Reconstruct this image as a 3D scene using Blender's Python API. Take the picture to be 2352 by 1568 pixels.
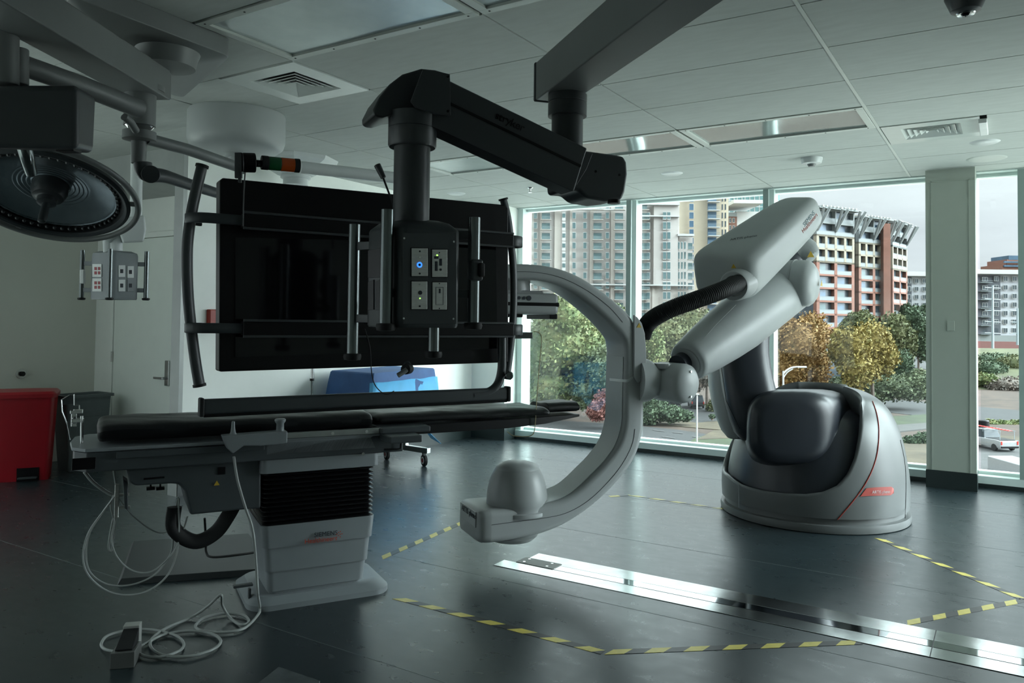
import bpy, bmesh, math, random
from mathutils import Vector, Matrix, noise
random.seed(7)
V = Vector
PI = math.pi
SC = bpy.context.scene
COL = SC.collection
for o in list(bpy.data.objects): bpy.data.objects.remove(o)

# ---------------------------------------------------------------- camera
YAW, PITCH, ROLL, FPX, CY, H = .564561, .030067, .0116967, 1802.26, 685.6255, 1.377
CP = V((0, 0, H))
_f = V((-math.sin(YAW)*math.cos(PITCH), math.cos(YAW)*math.cos(PITCH), math.sin(PITCH)))
_r = V((math.cos(YAW), math.sin(YAW), 0)); _u = _r.cross(_f)
RT = _r*math.cos(ROLL)+_u*math.sin(ROLL); UP = -_r*math.sin(ROLL)+_u*math.cos(ROLL); FW = _f
cam = bpy.data.cameras.new('camera'); co = bpy.data.objects.new('camera', cam); COL.objects.link(co)
co.matrix_world = Matrix(((RT.x, UP.x, -FW.x, 0), (RT.y, UP.y, -FW.y, 0), (RT.z, UP.z, -FW.z, H), (0, 0, 0, 1)))
cam.sensor_width = 36; cam.lens = 36*FPX/2352; cam.shift_y = -(784-CY)/2352
cam.clip_start = .05; cam.clip_end = 3000
SC.camera = co
# ---------------------------------------------------------------- light: overcast sky plus added brightness below the horizon and off right
W = bpy.data.worlds.new('overcast_sky'); SC.world = W; W.use_nodes = True
def N(nt, t, **k):
    n = nt.nodes.new(t)
    for a, b in k.items(): setattr(n, a, b)
    return n
nt = W.node_tree; nt.nodes.clear()
tc = N(nt, 'ShaderNodeTexCoord'); sp = N(nt, 'ShaderNodeSeparateXYZ'); nt.links.new(tc.outputs['Generated'], sp.inputs[0])
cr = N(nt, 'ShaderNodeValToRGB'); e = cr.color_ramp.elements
e[0].position = 0; e[0].color = (2.7, 2.9, 2.8, 1); e[1].position = 1; e[1].color = (4.0, 4.4, 4.6, 1)  # lower end set bright, added in place of nearby ground to light the ceiling
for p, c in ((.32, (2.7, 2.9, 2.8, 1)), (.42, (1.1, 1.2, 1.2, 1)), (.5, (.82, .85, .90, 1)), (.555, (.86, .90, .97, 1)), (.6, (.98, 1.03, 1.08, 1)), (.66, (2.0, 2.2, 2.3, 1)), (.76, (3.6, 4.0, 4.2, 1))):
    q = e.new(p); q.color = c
mr = N(nt, 'ShaderNodeMapRange'); mr.inputs[1].default_value = -1; mr.inputs[2].default_value = 1
nt.links.new(sp.outputs[2], mr.inputs[0]); nt.links.new(mr.outputs[0], cr.inputs[0])
mp = N(nt, 'ShaderNodeMapping'); mp.inputs['Scale'].default_value = (3, 3, 14); nt.links.new(tc.outputs['Generated'], mp.inputs[0])
nz = N(nt, 'ShaderNodeTexNoise'); nz.inputs['Scale'].default_value = 1.6; nz.inputs['Detail'].default_value = 5; nt.links.new(mp.outputs[0], nz.inputs[0])
m2 = N(nt, 'ShaderNodeMapRange'); m2.inputs[1].default_value = .3; m2.inputs[2].default_value = .7; m2.inputs[3].default_value = .92; m2.inputs[4].default_value = 1.12
nt.links.new(nz.outputs[0], m2.inputs[0])
mx = N(nt, 'ShaderNodeVectorMath', operation='SCALE'); nt.links.new(cr.outputs[0], mx.inputs[0]); nt.links.new(m2.outputs[0], mx.inputs['Scale'])
# bright lobe added to the unseen sky off right, to light the side wall
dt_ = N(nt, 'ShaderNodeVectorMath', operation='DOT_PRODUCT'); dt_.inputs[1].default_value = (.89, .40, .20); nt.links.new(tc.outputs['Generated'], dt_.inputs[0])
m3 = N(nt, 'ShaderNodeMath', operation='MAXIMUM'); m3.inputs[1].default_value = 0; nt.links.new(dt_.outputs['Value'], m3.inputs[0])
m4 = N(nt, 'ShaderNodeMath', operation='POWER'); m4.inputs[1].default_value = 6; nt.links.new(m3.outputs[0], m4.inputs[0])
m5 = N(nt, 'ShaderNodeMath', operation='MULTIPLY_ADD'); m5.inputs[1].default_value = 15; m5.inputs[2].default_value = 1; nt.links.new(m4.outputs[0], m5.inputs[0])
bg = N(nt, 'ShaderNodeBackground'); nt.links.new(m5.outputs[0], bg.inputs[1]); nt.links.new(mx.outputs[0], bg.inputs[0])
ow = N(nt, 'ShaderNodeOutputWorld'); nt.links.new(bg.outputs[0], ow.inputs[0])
SC.view_settings.view_transform = 'Standard'; SC.view_settings.look = 'None'
SC.view_settings.exposure = 0.0; SC.view_settings.gamma = 1.0; SC.view_settings.use_curve_mapping = False

# ---------------------------------------------------------------- helpers
def ray(px, py): return RT*((px-1176)/FPX)+UP*((CY-py)/FPX)+FW
def at(px, py, d): return CP+ray(px, py)*d
def on(px, py, ax, val):
    d = ray(px, py); i = 'xyz'.index(ax); return CP+d*((val-CP[i])/d[i])
def pl(px, py, P, n):
    d = ray(px, py); return CP+d*((P-CP).dot(n)/d.dot(n))
def depth(p): return (p-CP).dot(FW)
def tag(o, label=None, cat=None, group=None, kind=None):
    if label: o['label'] = label
    if cat: o['category'] = cat
    if group: o['group'] = group
    if kind: o['kind'] = kind
    return o
def thing(name, label, cat, loc=(0, 0, 0), group=None, kind=None):
    o = bpy.data.objects.new(name, None); COL.objects.link(o); o.location = loc; o.empty_display_size = .1
    return tag(o, label, cat, group, kind)
def wloc(o):
    p = V((0, 0, 0))
    while o: p += o.location; o = o.parent
    return p
def smoothmesh(me, ang=.6):
    for p in me.polygons: p.use_smooth = True
    me.set_sharp_from_angle(angle=ang)
def frame_of(ax):
    ax = ax.normalized(); t = V((0, 0, 1)) if abs(ax.z) < .9 else V((1, 0, 0))
    a = ax.cross(t).normalized(); return a, ax.cross(a).normalized()
def catmull(pts, k=6, closed=False):
    pts = [V(p) for p in pts]; n = len(pts); out = []
    for i in range(n if closed else n-1):
        if closed: a, b, c, d = pts[i-1], pts[i], pts[(i+1) % n], pts[(i+2) % n]
        else: a, b, c, d = pts[max(i-1, 0)], pts[i], pts[i+1], pts[min(i+2, n-1)]
        for j in range(k):
            t = j/k; out.append(.5*((2*b)+(c-a)*t+(2*a-5*b+4*c-d)*t*t+(3*b-a-3*c+d)*t*t*t))
    if not closed: out.append(pts[-1])
    return out
SPLIT = {'screw', 'bumper_cap', 'bar_cap', 'hinge', 'ring_bracket', 'housing_label', 'beam_edge', 'pilaster', 'detector_button', 'socket_outline'}
class MB:
    def __init__(s): s.bm = bmesh.new()
    def loops(s, rings, cap0=True, cap1=True, closed=False):
        vs = [[s.bm.verts.new(p) for p in r] for r in rings]; n = len(vs[0]); m = len(vs)
        for i in range(m if closed else m-1):
            A, B = vs[i], vs[(i+1) % m]
            for j in range(n):
                try: s.bm.faces.new((A[j], A[(j+1) % n], B[(j+1) % n], B[j]))
                except ValueError: pass
        if not closed:
            if cap0: s.bm.faces.new(vs[0][::-1])
            if cap1: s.bm.faces.new(vs[-1])
        return s
    def box(s, c, size, ax=None):
        c = V(c); X, Y, Z = ax if ax else (V((1, 0, 0)), V((0, 1, 0)), V((0, 0, 1)))
        h = [d/2 for d in size]; v = []
        for z in (-1, 1):
            v.append([c+X*(x*h[0])+Y*(y*h[1])+Z*(z*h[2]) for x, y in ((-1, -1), (1, -1), (1, 1), (-1, 1))])
        return s.loops(v)
    def bb(s, a, b): a, b = V(a), V(b); return s.box((a+b)/2, [abs(b[i]-a[i]) for i in range(3)])
    def cyl(s, a, b, r0, r1=None, n=32):
        a, b = V(a), V(b); r1 = r0 if r1 is None else r1; x, y = frame_of(b-a)
        f = lambda c, r: [c+(x*math.cos(t*2*PI/n)+y*math.sin(t*2*PI/n))*r for t in range(n)]
        return s.loops([f(a, r0), f(b, r1)])
    def lathe(s, prof, o, ax, n=48, cap=True):
        o = V(o); ax = V(ax).normalized(); x, y = frame_of(ax)
        return s.loops([[o+ax*t+(x*math.cos(k*2*PI/n)+y*math.sin(k*2*PI/n))*max(r, 1e-4) for k in range(n)] for r, t in prof], cap, cap)
    def tube(s, pts, r, n=10, closed=False, flat=1.0, cap=True):
        pts = [V(p) for p in pts]; m = len(pts); rings = []; ref = None
        for i, p in enumerate(pts):
            t = (pts[(i+1) % m]-pts[i-1]) if closed else (pts[min(i+1, m-1)]-pts[max(i-1, 0)])
            t.normalize()
            if ref is None: x, y = frame_of(t)
            else:
                x = (ref-t*ref.dot(t)).normalized(); y = t.cross(x)
            ref = x; rr = r(i/(m-1)) if callable(r) else r
            rings.append([p+x*math.cos(k*2*PI/n)*rr+y*math.sin(k*2*PI/n)*rr*flat for k in range(n)])
        return s.loops(rings, cap, cap, closed)
    def prism(s, pts, vec):
        pts = [V(p) for p in pts]; vec = V(vec); return s.loops([pts, [p+vec for p in pts]])
    def hull(s, pts):
        vs = [s.bm.verts.new(p) for p in pts]; r = bmesh.ops.convex_hull(s.bm, input=vs)
        bmesh.ops.dissolve_limit(s.bm, angle_limit=.02, verts=list(s.bm.verts), edges=list(s.bm.edges)); return s
    def ell(s, c, rx, ry, rz, n=24, ax=None):
        c = V(c); X, Y, Z = ax if ax else (V((1, 0, 0)), V((0, 1, 0)), V((0, 0, 1)))
        m = n//2
        return s.loops([[c+X*(rx*math.sin(i*PI/m)*math.cos(k*2*PI/n))+Y*(ry*math.sin(i*PI/m)*math.sin(k*2*PI/n))-Z*(rz*math.cos(i*PI/m)) for k in range(n)] for i in [.05]+list(range(1, m))+[m-.05]])
    def build(s, name, m, parent=None, bevel=0, seg=3, ang=.6, sub=0, kind=None, label=None, cat=None, group=None, smooth=True):
        bmesh.ops.recalc_face_normals(s.bm, faces=s.bm.faces)
        if name in SPLIT:
            s.bm.verts.ensure_lookup_table(); seen = set(); comps = []
            for v in s.bm.verts:
                if v in seen: continue
                st = [v]; c = []; seen.add(v)
                while st:
                    w = st.pop(); c.append(w)
                    for e in w.link_edges:
                        x = e.other_vert(w)
                        if x not in seen: seen.add(x); st.append(x)
                comps.append(c)
            if len(comps) > 1:
                for c in comps:
                    q = MB(); mp_ = {v: q.bm.verts.new(v.co) for v in c}
                    for f in {f for v in c for f in v.link_faces}: q.bm.faces.new([mp_[v] for v in f.verts])
                    o = q.build(name, m, parent, bevel, seg, ang, sub, kind, label, cat, group, smooth)
                s.bm.free(); return o
        L = wloc(parent) if parent else V((0, 0, 0)); org = V((0, 0, 0))
        if not parent and not kind:      # a one-mesh thing: origin at the base of its bounds
            xs = [v.co for v in s.bm.verts]
            org = V((sum(v.x for v in xs)/len(xs), sum(v.y for v in xs)/len(xs), min(v.z for v in xs)))
        for v in s.bm.verts: v.co -= L+org
        me = bpy.data.meshes.new(name); s.bm.to_mesh(me); s.bm.free()
        if smooth: smoothmesh(me, ang)
        for q in (m if isinstance(m, list) else [m]): me.materials.append(q)
        o = bpy.data.objects.new(name, me); COL.objects.link(o); o.location = org
        if parent: o.parent = parent
        if bevel:
            b = o.modifiers.new('bevel', 'BEVEL'); b.width = bevel; b.segments = seg; b.limit_method = 'ANGLE'; b.angle_limit = .5; b.harden_normals = True
        if sub:
            b = o.modifiers.new('sub', 'SUBSURF'); b.levels = sub; b.render_levels = sub
        return tag(o, label, cat, group, kind)
def copy_tree(o, parent=None):
    c = o.copy(); COL.objects.link(c); c.parent = parent
    for ch in [x for x in bpy.data.objects if x.parent == o]: copy_tree(ch, c)
    return c
def text(body, loc, right, up, size, m, parent, name='lettering', shear=0, bold=0, align='LEFT'):
    cu = bpy.data.curves.new(name, 'FONT'); cu.body = body; cu.size = size; cu.extrude = .0006; cu.shear = shear; cu.offset = bold; cu.align_x = align
    t = bpy.data.objects.new(name, cu); COL.objects.link(t); bpy.context.view_layer.update()
    me = bpy.data.meshes.new_from_object(t); bpy.data.objects.remove(t)
    right = V(right).normalized(); up = V(up); up = (up-right*up.dot(right)).normalized(); nn = right.cross(up); L = wloc(parent)
    for v in me.vertices: v.co = V(loc)+right*v.co.x+up*v.co.y+nn*v.co.z-L
    me.materials.clear(); me.materials.append(m)
    o = bpy.data.objects.new(name, me); COL.objects.link(o); o.parent = parent; return o

# ---------------------------------------------------------------- materials
def mat(name, col, rough=.5, metal=0, var=.06, scale=8, bump=0, bscale=None, spec=.5, coat=0, trans=0, emit=None, estr=0, stretch=None):
    m = bpy.data.materials.new(name); m.use_nodes = True; t = m.node_tree; b = t.nodes['Principled BSDF']
    b.inputs['Roughness'].default_value = rough; b.inputs['Metallic'].default_value = metal
    b.inputs['Specular IOR Level'].default_value = spec; b.inputs['Coat Weight'].default_value = coat
    if trans: b.inputs['Transmission Weight'].default_value = trans
    c = N(t, 'ShaderNodeTexCoord'); n = N(t, 'ShaderNodeTexNoise'); n.inputs['Scale'].default_value = scale; n.inputs['Detail'].default_value = 4
    if stretch:
        q = N(t, 'ShaderNodeMapping'); q.inputs['Scale'].default_value = stretch; t.links.new(c.outputs['Object'], q.inputs[0]); t.links.new(q.outputs[0], n.inputs[0])
    else: t.links.new(c.outputs['Object'], n.inputs[0])
    r = N(t, 'ShaderNodeValToRGB'); r.color_ramp.elements[0].position = .3; r.color_ramp.elements[1].position = .7
    r.color_ramp.elements[0].color = (*[x*(1-var) for x in col], 1); r.color_ramp.elements[1].color = (*[min(1, x*(1+var)) for x in col], 1)
    t.links.new(n.outputs[0], r.inputs[0]); t.links.new(r.outputs[0], b.inputs['Base Color'])
    if bump:
        n2 = N(t, 'ShaderNodeTexNoise'); n2.inputs['Scale'].default_value = bscale or scale*4; n2.inputs['Detail'].default_value = 3
        t.links.new(c.outputs['Object'], n2.inputs[0]); bp = N(t, 'ShaderNodeBump'); bp.inputs['Strength'].default_value = bump; bp.inputs['Distance'].default_value = .01
        t.links.new(n2.outputs[0], bp.inputs['Height']); t.links.new(bp.outputs[0], b.inputs['Normal'])
    if emit: b.inputs['Emission Color'].default_value = (*emit, 1); b.inputs['Emission Strength'].default_value = estr
    return m
M = {}
def mk(k, *a, **kw): M[k] = mat(k, *a, **kw); return M[k]
mk('white_plastic', (.62, .65, .65), .32, var=.02, spec=.4)
mk('boom_grey', (0.165, 0.176, 0.176), .42, var=.03)
mk('boom_dark', (0.038, 0.043, 0.047), .4, var=.05)
mk('slate', (0.035, 0.042, 0.046), .42, var=.05)
mk('black', (.004, .004, .005), .35, var=.1, spec=.25)
mk('black_gloss', (.003, .003, .004), .08, var=.1, spec=.35)
mk('rubber', (.012, .013, .014), .6, var=.1, spec=.3)
mk('robot_white', (0.396, 0.420, 0.420), .38, var=.02, spec=.35)
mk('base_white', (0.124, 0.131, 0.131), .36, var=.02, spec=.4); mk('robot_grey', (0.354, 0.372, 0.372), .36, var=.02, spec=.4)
mk('robot_dark', (.022, .026, .034), .34, var=.04, spec=.45)
mk('table_grey', (0.216, 0.238, 0.252), .4, var=.03)
mk('table_dark', (0.052, 0.062, 0.068), .4, var=.04)
mk('mattress', (.007, .008, .009), .42, var=.08, bump=.3, bscale=14, spec=.35)
mk('steel', (.55, .56, .56), .25, 1, var=.05)
mk('brushed', (.55, .55, .53), .38, 1, var=.08, scale=30, stretch=(1, 1, 12))
mk('chrome', (.8, .8, .8), .12, 1, var=.02)
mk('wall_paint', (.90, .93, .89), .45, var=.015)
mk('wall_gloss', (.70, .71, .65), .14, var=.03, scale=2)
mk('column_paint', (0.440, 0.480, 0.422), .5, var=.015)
mk('frame_white', (.70, .80, .78), .4, var=.02)
mk('door_paint', (.86, .91, .86), .4, var=.015)
mk('frame_metal', (.30, .38, .36), .4, .0, var=.03)
mk('tee_white', (0.527, 0.561, 0.527), .4, var=.02)
mk('plenum', (.05, .055, .055), .8)
mk('tile', (0.480, 0.508, 0.488), .8, var=.045, scale=7, stretch=(1, 3.5, 1))
mk('lens', (.42, .47, .46), .10, .55, var=.08, scale=2)
mk('lens_matte', (.45, .50, .50), .22, .35, var=.05)
mk('vent', (.62, .66, .64), .2, var=.03)
mk('red_bin', (.30, .004, .012), .35, var=.05)
mk('grey_bin', (.10, .125, .13), .5)
mk('drape', (0.028, 0.096, 0.264), .7, var=.12, bump=.35, bscale=9)
mk('drape_backlit', (.09, .42, .75), .7, var=.08, bump=.35, bscale=9)  # paler blue holds the window light coming through the cloth
mk('cable_grey', (.30, .32, .31), .4)
mk('red', (.6, .03, .02), .4); mk('label_red', (.34, .035, .022), .4)
mk('ink', (.012, .02, .03), .5); mk('ink_blue', (.02, .13, .16), .5); mk('ink_red', (.45, .05, .02), .5); mk('letter_grey', (.55, .56, .57), .5)
mk('warn', (.50, .33, .03), .5); mk('tape_yellow', (.62, .52, .10), .35, var=.12, scale=25); mk('tape_black', (.02, .02, .02), .35, var=.2, scale=25)
mk('outlet_red', (.28, .01, .02), .4); mk('off_white', (.75, .77, .76), .4)
mk('lamp_green', (.01, .09, .03), .2); mk('lamp_orange', (.45, .07, .01), .2)
mk('led_blue', (.02, .1, .8), .3, emit=(.03, .18, 1), estr=2.2); mk('led_green', (.2, .8, .1), .3, emit=(.4, 1, .15), estr=2)
mk('rail_steel', (.62, .65, .64), .16, 1, var=.14, scale=9, bump=.03, bscale=6)
mk('rail_mirror', (.72, .75, .77), .05, 1, var=.03)
mk('rail_plate', (.20, .20, .19), .5, .6)
mk('rubber_base', (.018, .028, .028), .35)
M['acrylic'] = bpy.data.materials.new('acrylic'); M['glass'] = bpy.data.materials.new('glass')
for k, tint, mixf in (('acrylic', (.90, .95, .93, 1), .07), ('glass', (.93, .975, .96, 1), .045)):
    m = M[k]; m.use_nodes = True; t = m.node_tree; t.nodes.clear()
    a = N(t, 'ShaderNodeBsdfTransparent'); a.inputs[0].default_value = tint; g = N(t, 'ShaderNodeBsdfGlossy'); g.inputs['Roughness'].default_value = .02
    lw = N(t, 'ShaderNodeLayerWeight'); lw.inputs[0].default_value = .25; mm = N(t, 'ShaderNodeMath', operation='MULTIPLY_ADD'); mm.inputs[1].default_value = .5; mm.inputs[2].default_value = mixf
    x = N(t, 'ShaderNodeMixShader'); o = N(t, 'ShaderNodeOutputMaterial')
    t.links.new(lw.outputs['Fresnel'], mm.inputs[0]); t.links.new(mm.outputs[0], x.inputs[0]); t.links.new(a.outputs[0], x.inputs[1]); t.links.new(g.outputs[0], x.inputs[2]); t.links.new(x.outputs[0], o.inputs[0])
# floor: dark teal sheet rubber with scuffs and welded seams
m = mat('floor_rubber', (.016, .026, .030), .27, var=.08, scale=3, spec=.85); M['floor'] = m; t = m.node_tree; b = t.nodes['Principled BSDF']
tc = N(t, 'ShaderNodeTexCoord'); mp = N(t, 'ShaderNodeMapping'); mp.inputs['Scale'].default_value = (3, 5, 1); t.links.new(tc.outputs['Object'], mp.inputs[0])
n = N(t, 'ShaderNodeTexNoise'); n.inputs['Scale'].default_value = 3; n.inputs['Detail'].default_value = 8; n.inputs['Roughness'].default_value = .55; t.links.new(mp.outputs[0], n.inputs[0])
r = N(t, 'ShaderNodeMapRange'); r.inputs[1].default_value = .35; r.inputs[2].default_value = .7; r.inputs[3].default_value = .27; r.inputs[4].default_value = .33
t.links.new(n.outputs[0], r.inputs[0]); t.links.new(r.outputs[0], b.inputs['Roughness'])
bp = N(t, 'ShaderNodeBump'); bp.inputs['Strength'].default_value = .008; bp.inputs['Distance'].default_value = .002; t.links.new(n.outputs[0], bp.inputs['Height']); t.links.new(bp.outputs[0], b.inputs['Normal'])

# ---------------------------------------------------------------- room
CE, YW, XS, YD, XL, XR, YB = 2.745, 7.95, -5.45, 3.785, -7.7, 2.6, -1.6
YDD = 4.4
MB().bb((XL, YB, -.1), (XR, YW+.25, 0)).build('floor', M['floor'], kind='structure')
q = MB()
for y in (2.44, 3.56, 4.68, 5.80, 6.92): q.bb((XL, y-.0022, 0), (XR, y+.0022, .0006))
q.bb((.02, 5.45, 0), (.8, 5.454, .0006))
q.build('trim_1', mat('seam', (.09, .11, .11), .4), kind='structure')
# ceiling: lay-in tiles with dark joints
ys = [2.84+.603*k for k in range(-8, 9)]; xsn = [-.752-1.2195*k for k in range(-3, 6)]
ys = [y for y in ys if y < YW-.1]+[YW]; xs = [XR]+[x for x in xsn if XL+.2 < x < XR-.1]+[XL]
holes = [(-1.9715, 2.237), (-1.9715, 5.252), (-3.191, 5.252), (-3.191, 2.237), (-4.41, 5.252)]   # left-corner x,y of lights
q = MB()
def skip(xa, ya):
    return any(abs(min(xa)-hx+0) < .05 and abs(ya-hy) < .05 for hx, hy in holes)
for i in range(len(xs)-1):
    for j in range(len(ys)-1):
        if skip((xs[i+1], xs[i]), ys[j]): continue
        if ys[j] > 2.8 and ys[j] < 2.9 and abs(xs[i]+3.191) < .05:      # diffuser takes half of this tile
            q.bb((xs[i+1]+.012, ys[j]+.003, CE), (xs[i]-.61, ys[j+1]-.003, CE+.02)); continue
        if abs(ys[j]-5.855) < .05 and abs(xs[i+1]+.752) < .05:
            q.bb((xs[i+1]+.64, ys[j]+.003, CE), (xs[i]-.012, ys[j+1]-.003, CE+.02)); continue
        gp = lambda x: .010 if abs(x+.752) < .01 else .0055
        q.bb((xs[i+1]+gp(xs[i+1]), ys[j]+.0045, CE), (xs[i]-gp(xs[i]), ys[j+1]-.0045, CE+.02))
q.build('ceiling', M['tile'], kind='structure', smooth=False)
MB().bb((XL, YB, CE+.03), (XR, YW+.25, CE+.2)).build('ceiling_plenum', M['plenum'], kind='structure')
q = MB()
for x in [x for x in xs if abs(x+.752) < .01]: q.bb((x-.0085, YB, CE-.003), (x+.0085, YW, CE+.012))
q.build('trim_2', M['tee_white'], kind='structure')
# walls
q = MB(); q.bb((XS-.10, YD, 0), (XS, YW-.23, CE+.03)); q.build('wall_side', M['wall_paint'], kind='structure')
q = MB(); q.bb((XL-.2, YDD, 0), (XS-.101, YDD+.2, CE+.03)); q.build('wall_far', M['wall_paint'], kind='structure')
q = MB(); q.bb((XL-.15, 2.7, 0), (XL, YDD, CE+.03)); q.bb((XL-.15, YB, 0), (XL, 2.7, .12)); q.bb((XL-.15, YB, CE-.05), (XL, 2.7, CE+.03)); q.bb((XL-.15, .5, .12), (XL, .6, CE-.05))
q.build('wall_left', M['wall_gloss'], kind='structure')
for i, (a, b) in enumerate(((YB, .5), (.6, 2.7))): MB().bb((XL-.08, a, .12), (XL-.072, b, CE-.05)).build('window_%d' % (i+14), M['glass'], kind='structure')  # unseen glazing added in the left wall to brighten the door wall
q = MB(); q.bb((-3.6, YB-.15, 0), (XR+.15, YB, CE+.03)); q.bb((XL-.15, YB-.15, 0), (-3.6, YB, .12)); q.bb((XL-.15, YB-.15, CE-.05), (-3.6, YB, CE+.03))
for x in (-5.7, XL-.1): q.bb((x, YB-.15, .12), (x+.12, YB, CE-.05))
q.build('wall_back', M['wall_paint'], kind='structure')
for i, (a, b) in enumerate(((XL+.02, -5.7), (-5.58, -3.6))): MB().bb((a, YB-.08, .12), (b, YB-.072, CE-.05)).build('window_%d' % (i+12), M['glass'], kind='structure')  # unseen back windows, added to light the left side of the room
q = MB(); q.bb((XR, YB, 0), (XR+.15, 5.7, CE)); q.bb((XR, 5.7, 0), (XR+.15, YW+.25, .12)); q.bb((XR, YB, CE-.05), (XR+.15, YW+.25, CE+.03))
q.bb((XR, 7.95, .12), (XR+.15, 8.15, CE-.05))
q.build('wall_right', M['wall_paint'], kind='structure')
for i, (a, b) in enumerate(((5.7, 7.95),)): MB().bb((XR+.07, a, .12), (XR+.078, b, CE-.05)).build('window_%d' % (i+7), M['glass'], kind='structure')  # unseen window added in the right wall for extra daylight indoors
MB().bb((XS-.15, YW-.23, 0), (-4.98, YW+.25, CE+.03)).build('wall_corner_pillar', M['wall_paint'], kind='structure')
q = MB(); q.bb((-5.0, YW-.005, CE-.012), (XR, YW+.25, CE+.03)); q.build('trim_3', M['frame_white'], kind='structure')
# lower soffit over the door wall
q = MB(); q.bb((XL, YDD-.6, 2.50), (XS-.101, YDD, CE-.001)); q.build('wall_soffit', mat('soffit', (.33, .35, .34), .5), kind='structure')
# coved rubber base
q = MB(); q.bb((XS, YD, 0), (XS+.012, YW-.23, .15)); q.bb((XS, YW-.242, 0), (-4.968, YW-.23, .15)); q.bb((-4.98, YW-.24, 0), (-4.968, YW, .15))
q.build('baseboard_side', M['rubber_base'], kind='structure')
q = MB(); q.bb((XL, YDD-.01, 0), (-7.3, YDD, .15)); q.build('baseboard_far', M['rubber_base'], kind='structure')
# column
cx0, cx1 = -.61, -.235; cyf = 7.70
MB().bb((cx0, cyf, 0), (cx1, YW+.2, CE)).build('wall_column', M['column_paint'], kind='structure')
q = MB(); q.bb((cx0-.004, cyf-.012, 0), (cx1+.004, YW-.02, .15)); q.build('baseboard_column', M['rubber_base'], kind='structure')
q = MB()
for x in (cx0+.045, cx1-.045): q.bb((x-.004, cyf-.005, .15), (x+.004, cyf, CE-.1))
q.bb((cx0, cyf-.005, CE-.108), (cx1, cyf, CE-.1)); q.build('trim_4', M['column_paint'], kind='structure')
# windows
edges = [(-4.98, -3.50), (-3.50, -2.02), (-2.02, cx0), (cx1, .12), (.12, 1.6), (1.6, XR)]
for i, (a, b) in enumerate(edges):
    w = thing('window_%d' % (i+1), None, None, ((a+b)/2, YW+.13, .1), kind='structure')
    MB().bb((a+.02, YW+.15, .11), (b-.02, YW+.158, CE-.02)).build('pane', M['glass'], w)
    q = MB()
    for x in (a, b):
        if x in (-4.98,): q.bb((x, YW+.02, .1), (x+.075, YW+.22, CE-.012))
        elif x in (cx0, cx1, XR): pass
        elif x == b: q.bb((x-.045, YW-.01, .1), (x, YW+.2, CE-.012))
        else: q.bb((x, YW+.04, .1), (x+.045, YW+.2, CE-.012))
    if q.bm.verts: q.build('frame', M['frame_white'], w)
    q = MB(); q.bb((a, YW+.10, .1), (b, YW+.2, .125)); q.bb((a, YW+.10, CE-.04), (b, YW+.2, CE-.012)); q.build('rail', M['frame_white'], w)
for i, (x) in enumerate((-3.545, -2.065, .075)):
    pass
q = MB(); q.bb((-4.98, YW-.01, .03), (cx0, YW+.25, .10)); q.bb((cx1, YW-.01, .03), (XR, YW+.25, .10)); q.build('trim_5', M['frame_white'], kind='structure', bevel=.004)
q = MB(); q.bb((-4.98, YW-.018, 0), (cx0, YW+.05, .035)); q.bb((cx1, YW-.018, 0), (XR, YW+.05, .035)); q.build('baseboard_window', M['rubber_base'], kind='structure')
q = MB()
for x in (-3.50, -2.02, .12, 1.6): q.bb((x-.05, YW-.012, .1), (x-.0, YW+.0, CE-.012))
q.build('trim_6', M['frame_metal'], kind='structure')

# door
dx0, dx1, dt = on(270, 700, 'y', YDD)[0], on(403, 700, 'y', YDD)[0], on(335, 549, 'y', YDD)[2]
d1 = thing('door_1', None, None, ((dx0+dx1)/2, YDD, 0), kind='structure')
MB().bb((dx0, YDD-.03, .01), (dx1, YDD+.001, dt)).build('door_leaf', M['door_paint'], d1, bevel=.002)
q = MB(); q.bb((dx0-.05, YDD-.04, 0), (dx0-.006, YDD, dt+.055)); q.bb((dx1+.006, YDD-.04, 0), (dx1+.05, YDD, dt+.055)); q.bb((dx0-.006, YDD-.04, dt+.006), (dx1+.006, YDD, dt+.055))
q.build('door_frame', M['wall_paint'], d1, bevel=.003)
q = MB(); hz = on(380, 868, 'y', YDD-.04); q.bb((hz[0]-.012, YDD-.045, hz[2]-.07), (hz[0]+.05, YDD-.03, hz[2]+.16)); q.build('lock_plate', M['steel'], d1, bevel=.006)
q = MB(); q.cyl((hz[0]+.01, YDD-.03, hz[2]), (hz[0]+.01, YDD-.09, hz[2]), .012, n=12); q.box((hz[0]-.045, YDD-.085, hz[2]), (.13, .012, .02)); q.build('door_handle', M['steel'], d1, bevel=.003)
q = MB()
for z in (.95, 1.8, .2): q.cyl((dx0-.004, YDD-.04, z), (dx0-.004, YDD-.04, z+.1), .012, n=10)
q.build('hinge', M['brushed'], d1)
MB().bb((XS-.104, YD-.006, 0), (XS+.006, YD+.03, CE)).build('trim_7', mat('corner_guard', (.35, .37, .36), .3, .3), kind='structure')
# wall outlet on column, gas outlet on left wall
w = on(2184, 748, 'y', cyf-.003)
q = MB(); q.box(w, (.055, .008, .085)); o = q.build('wall_switch', M['column_paint'], bevel=.002, label='flush wall plate on the pale column beside the windows', cat='switch')
w = on(48, 858, 'x', XL+.005)
g = thing('wall_outlet', 'round steel gas outlet on the glossy left wall above the red bin', 'outlet', w)
MB().cyl(w-V((.005, 0, 0)), w+V((.012, 0, 0)), .045).build('plate', M['brushed'], g, bevel=.003); MB().cyl(w+V((.012, 0, 0)), w+V((.04, 0, 0)), .022).build('socket', M['black'], g)
w = on(490, 733, 'x', XS+.02)
o = MB().box(w, (.05, .10, .16)); o.build('alarm_beacon', M['label_red'], bevel=.008, label='small dark red wall beacon behind the left edge of the big display', cat='alarm')

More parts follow.
